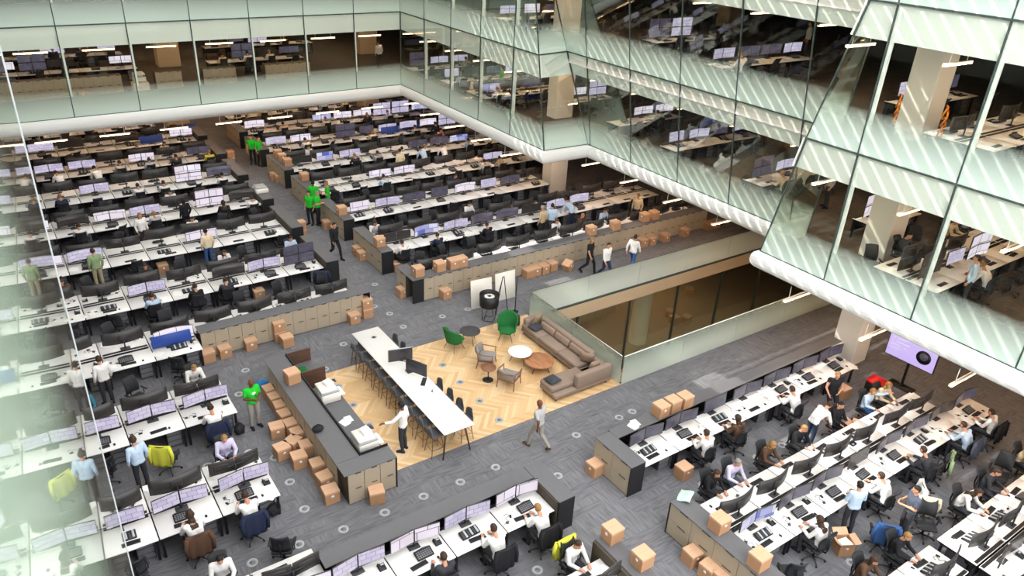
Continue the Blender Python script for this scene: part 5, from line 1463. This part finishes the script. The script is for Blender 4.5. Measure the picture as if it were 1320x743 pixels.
# round tables
def round_table(label, x, y, rt_, z, mt, leg_m, n=3, top_t=.03):
    r = empty('round_table', label, 'table', (x, y, 0))
    b = MB(); b.lathe([(0, z-top_t), (rt_-.01, z-top_t), (rt_, z-top_t*.6), (rt_, z-.004), (rt_-.006, z), (0, z)], mt, 48); b.build('tabletop', r)
    for i in range(n):
        a = 2*pi*i/n+.4; b = MB(); b.tube([(rt_*.45*cos(a), rt_*.45*sin(a), z-top_t), (rt_*.85*cos(a), rt_*.85*sin(a), 0)], .016, leg_m, 7); b.build('leg', r)
round_table('dark grey round side table between the two green chairs', 12.72, 20.05, .38, .5, M['dgrey'], M['walnut'])
round_table('white round coffee table in front of the sofa', 13.56, 18.05, .42, .45, M['white'], M['walnut'])
round_table('slatted wooden round coffee table in front of the sofa', 13.9, 17.35, .52, .36, M['oak'], M['dwood'], 4, .05)
r = empty('pedestal_table', 'small round wooden side table on a black pedestal between the grey armchairs', 'table', (11.98, 17.66, 0))
b = MB(); b.lathe([(0, .5), (.26, .5), (.265, .515), (.26, .53), (0, .53)], M['walnut'], 32); b.build('tabletop', r)
b = MB(); b.tube([(0, 0, .02), (0, 0, .5)], .018, M['black'], 8); b.build('post', r)
b = MB(); b.lathe([(0, 0), (.19, 0), (.19, .012), (.02, .03), (0, .03)], M['black'], 28); b.build('foot', r)
# grey armchairs with timber frames
def armchair(label, x, y, rz):
    r = empty('armchair', label, 'armchair', (x, y, 0), rz)
    b = MB(); b.cbox(-.29, .29, -.28, .30, .34, .45, M['gfab'], .04); b.build('seat_cushion', r)
    b = MB()
    def fn(u, v):
        a = (u-.5)*2; return (a*.31, -.30-.06*v+.10*a*a, .44+.30*v), (0, 1, .15)
    b.grid(fn, 10, 5, M['gfab'], .07); b.build('backrest', r)
    b = MB(); b.box(-.29, .29, -.27, .29, .30, .34, M['walnut'])
    b.tube([(-.33, .28, .60), (-.35, -.1, .62), (-.26, -.34, .66), (0, -.42, .68), (.26, -.34, .66), (.35, -.1, .62), (.33, .28, .60)], .02, M['walnut'], 8); b.build('frame', r)
    for sx_, sy_, zt in ((-1, 1, .60), (1, 1, .60), (-1, -1, .62), (1, -1, .62)):
        b = MB(); b.tube([(sx_*.33, sy_*.26, zt), (sx_*.30, sy_*.25, .3), (sx_*.31, sy_*.3, 0)], .018, M['walnut'], 7); b.build('leg', r)
armchair('grey armchair with walnut frame nearer the green chairs', 12.42, 18.45, -.75-pi/2)
armchair('grey armchair with walnut frame nearest the near carpet edge', 12.42, 17.05, .55-pi/2)
# drum floor lamp
r = empty('floor_lamp', 'black drum floor lamp on a wire stand by the parquet corner', 'lamp', (14.25, 21.15, 0))
b = MB(); b.lathe([(.36, .62), (.37, .64), (.385, 1.12), (.375, 1.12), (.36, .66), (.34, .62)], M['black'], 40); b.build('lamp_shade', r)
b = MB(); b.lathe([(0, .98), (.36, .98), (.36, 1.0), (0, 1.0)], M['dgrey'], 32)
for i in range(5): b.cbox(-.2, .2, -.045, .045, 1.0, 1.03, M['plaster'], .01, T=RT(rz=i*1.26), seg=1)
b.build('shade_top', r)
b = MB(); b.tube([(-.2, -.2, .63), (-.26, -.05, .02), (0, -.28, .02), (.26, -.05, .02), (.2, -.2, .63)], .012, M['black'], 6); b.tube([(-.2, .2, .63), (-.26, .05, .02), (0, .25, .02), (.26, .05, .02), (.2, .2, .63)], .012, M['black'], 6); b.build('stand', r)
# whiteboards on A-frames
def easel(label, x, y, rz, tilt):
    r = empty('whiteboard', label, 'whiteboard', (x, y, 0), rz)
    b = MB(); b.cbox(-.48, .48, -.015, .015, .012, 1.2, M['plaster'], .008, T=RT(rx=tilt), seg=1); b.build('board', r)
    b = MB(); b.box(-.5, .5, -.03, .03, .002, .02, M['lgrey'], RT(rx=tilt)); b.build('tray', r)
easel('plain white board leaning behind the black drum lamp', 14.55, 22.1, -.05, -.12)
easel('plain white board standing between black A-frames', 15.75, 22.2, .0, -.1)
def aframe(label, x, y, rz):
    r = empty('easel_frame', label, 'easel', (x, y, 0), rz)
    for s in (-1, 1):
        b = MB(); b.tube([(s*.30, 0, 0), (s*.03, 0, 1.6)], .018, M['black'], 6); b.build('leg', r)
    b = MB(); b.tube([(0, .45, 0), (0, .02, 1.58)], .016, M['black'], 6); b.build('rear_leg', r)
aframe('black A-frame easel in front of the right white board', 15.0, 21.35, .1)
b = MB(); b.tube([(0, 0, 0), (.03, .02, 1.55)], .02, M['black'], 6); b.lathe([(0, 0), (.14, 0), (.14, .012), (0, .02)], M['black'], 20)
tag(b.build('pole_stand', None, (15.5, 21.15, 0)), 'slim black pole stand beside the glass balustrade end', 'stand')
b = MB(); b.cbox(-.3, .3, -.22, .22, 0, .44, M['dfab'], .05); tag(b.build('pouf', None, (14.75, 20.35, 0)), 'charcoal pouf between the green chair and the sofa end', 'pouf')

# ------------------------------------------------------------------ under the right gallery: wall screen, red stool, beige desks
r = empty('wall_screen', 'lavender wall screen with a dark round picture under the right gallery', 'screen', (24.3, 10.0, 1.5), -pi/2+.05)
b = MB(); b.cbox(-.86, .86, 0, .07, -.50, .50, M['black'], .01, seg=1); b.build('casing', r)
b = MB(); b.box(-.83, .83, -.012, -.001, -.47, .47, M['s_tv'])
b.build('display', r)
b = MB()
for i, w_ in enumerate((.5, .62, .58, .4)): b.box(-.74, -.74+w_, -.016, -.0125, .22-i*.13, .25-i*.13, M['s_pale'])
b.build('text_lines', r)
b = MB(); b.lathe([(0, 0), (.25, 0), (.25, .004), (0, .004)], M['black'], 32, T=RT(.42, -.0125, -.05, rx=pi/2)); b.lathe([(0, 0), (.14, 0), (.14, .003), (0, .003)], M['s_dark'], 24, T=RT(.42, -.0168, -.02, rx=pi/2)); b.build('round_picture', r)
b = MB(); b.box(-.04, .04, .07, .12, -1.5, .3, M['black']); b.cbox(-.45, .45, -.15, .3, -1.5, -1.47, M['black'], .01, seg=1); b.build('stand', r)
r = empty('stool', 'black cube stool with a red top under the right gallery', 'stool', (23.3, 10.35, 0), .1)
b = MB(); b.cbox(-.27, .27, -.27, .27, 0, .36, M['blackm'], .02, seg=1); b.build('base', r)
b = MB(); b.cbox(-.28, .28, -.28, .28, .361, .45, M['red'], .03); b.build('cushion', r)
for x in (18, 21, 25.2, 28):  # lamps out of view, added to brighten the floor opening
    for y in (23.4, 25.8, 12.5): lamp(x, y, -1.25, 'added unseen lamp brightening the storey below', False)
# storey below: cabinets, orange boxes
for i in range(18): K_cab.put('tan cabinet in the storey below, %s from its left end' % nth(i+1), (16.5+.455*i, 24.6, -4.2), 0, 'cabinets in the storey below')
for i, (x, y) in enumerate(((26.4, 22.3), (27.0, 22.0), (26.7, 22.9), (29.5, 24.2))):
    K_box[0].put(('lone archive box at the back of the storey below', 'archive box in the storey below, close to the lower glazing')[i < 3], (x, y, -4.2), .3*i, 'archive boxes in the storey below')
b = MB(); b.lathe([(0, 0), (.2, 0), (.18, .3), (.2, .62), (0, .62)], M['kraft'], 20)
# first gallery fronts: tan cabinet runs behind the glass
for x0, n, tx in ((-.6, 15, 'left run'), (7.9, 3, 'small pair by the printer'), (10.4, 4, 'pillar run'), (13.9, 6, 'right run')):
    for i in range(n): K_cab.put('tan cabinet behind the first gallery glass, %s of the %s' % (nth(i+1), tx), (x0+.455*(i+.5), 45.1, LV), 0, 'cabinets on the first gallery')
b = MB(); b.cbox(-.4, .4, -.35, .35, -.55, -.002, M['plaster'], .01, seg=1)
r, q = KP.put('white printer standing behind the first gallery glass by the tan cabinets', (7.1, 45.2, LV+.553), 0); b.build('base_unit', r)
box((4.2, 44.7), LV, 'archive box before the tan cabinets on the first gallery', .2, 1)
# orange looped sculptures on the second right gallery
def loops(label, x, y, z, rz):
    r = empty('loop_sculpture', label, 'sculpture', (x, y, z), rz)
    b = MB(); b.lathe([(0, 0), (.2, 0), (.2, .02), (.02, .04), (.012, .8), (0, .8)], M['black'], 16); b.build('post', r)
    b = MB(); k1 = M.setdefault('orange', mat('orange_lacquer', '#c8731e', .4))
    for cz, rr, px in ((.95, .17, 0), (1.22, .13, .08), (1.5, .2, -.03)):
        b.tube([(px+rr*cos(a), .05*sin(2*a), cz+rr*sin(a)) for a in [2*pi*i/6 for i in range(7)]], .025, k1, 6)
    b.build('loops', r)
loops('orange looped sculpture nearer the white column on the second gallery', 22.15, 11.75, 2*LV, .4)
loops('orange looped sculpture right of the white column on the second gallery', 22.05, 10.3, 2*LV, .2)

K_bag.put('dark rucksack on the floor beside the right end of the second near-left row', (3.81, 15.31)+(0,), .3)
K_bag.put('brown rucksack on the floor at the end of a near-left desk row', (4.05, 19.06)+(0,), 1.2)
K_chair.put('black chair on the open carpet in front of the near-centre worktop', (3.51, 13.64)+(0,), -.5, None)
cpos = (1.95, 18.40)+(0,); K_chair.put('chair wearing a yellow and blue jacket in the near-left rows', cpos, -.6, None)
j, _ = K_jacket.put('yellow-green jacket on a turned chair in the near-left rows', cpos, -.6); setmat(j, 0, cloth('yellow'))
cpos = (20.46, 6.75)+(0,); K_chair.put('chair with a pale green coat in the right aisle', cpos, .4, None)
j, _ = K_jacket.put('pale green striped coat on a chair in the right aisle', cpos, .4); setmat(j, 0, cloth('sage'))
cpos = (18.03, 5.66)+(0,); K_chair.put('chair with a cream jacket between the last right rows', cpos, 2.3, None)
j, _ = K_jacket.put('cream jacket on a chair between the last right rows', cpos, 2.3); setmat(j, 0, cloth('cream'))
cpos = (18.83, 5.98)+(0,); K_chair.put('chair with a white coat near the last right row', cpos, -2.4, None)
j, _ = K_jacket.put('white coat on a chair near the last right row', cpos, -2.4); setmat(j, 0, cloth('white'))
cpos = (16.62, 6.07)+(0,); K_chair.put('chair with a blue denim jacket in the right aisle', cpos, -.9, None)
j, _ = K_jacket.put('blue denim jacket on a chair in the right aisle', cpos, -.9); setmat(j, 0, cloth('jeans'))
K_chair.put('empty black chair in the far right aisle under the gallery', (21.87, 5.59)+(0,), 1.8, None)
b = MB(); b.cbox(-.16, .16, -.02, .02, 0, .34, M['paper'], .01, T=RT(rx=.5), seg=1); b.ball((.05, 0, .05), (.12, .1, .05), M['mgrey'])
b = MB()
def fn(u, v): return ((u-.5)*.5, (v-.5)*.34, .05+.05*sin(u*5)+.04*sin(v*4+1)), (0, 0, 1)
b.grid(fn, 8, 6, mat('mint_cloth', '#bfe3cd', .9), .03); tag(b.build('jacket', None, (12.67, 9.34)+(1.052,), .5), 'mint green cloth lying on the right tan unit worktop', 'cloth')
K_paper.put('white paper sheet on the worktop of the right single row', (13.50, 12.24)+(1.051,), .2)
b = MB(); b.tube([(0, 0, 0), (.0, 0, .08), (.02, 0, .3)], .11, mat('pink_fabric', '#e0559a', .9), 10, r2=.05)
tag(b.build('bag', None, (9.85, 25.0, .732)), 'bright pink bag standing among the desks behind the tan credenza', 'bag')
for lab, q in (('blue covered display on the third near-left desk row', (3.33, 23.69)), ('blue display on a far left desk, nearer the pillar', (9.84, 48.78)), ('blue display on a far left desk, farther from the pillar', (7.49, 47.11)),
               ('blue display on a far desk right of the aisle, left of a pair', (20.96, 43.27)), ('blue display on a far desk right of the aisle, right of a pair', (22.65, 43.74))):
    r = empty('blue_display', lab, 'screen', (q[0], q[1], .732))
    b = MB(); b.cbox(-.62, .62, -.015, .015, .08, .50, mat('blue_panel', '#2b4a9a', .5) if 'bp' not in M else M['bp'], .01, T=RT(rx=-.15), seg=1); b.build('panel', r)
    b = MB(); b.cbox(-.2, .2, -.02, .14, 0, .012, M['dgrey'], .005, seg=1); b.tube([(0, .08, .01), (0, .06, .3)], .02, M['dgrey'], 8); b.build('stand', r)
b = MB()
def fn2(u, v): return ((u-.5)*.36, (v-.5)*.3, .06+.16*sin(u*pi)*sin(v*pi)+.03*sin(u*9)), (0, 0, 1)
b.grid(fn2, 10, 8, mat('blue_nylon', '#2d86c6', .7), .03); tag(b.build('bag', None, (5.39, 21.14)+(.0,), .5), 'bright blue bag on the floor behind the green-shirted walker', 'bag')
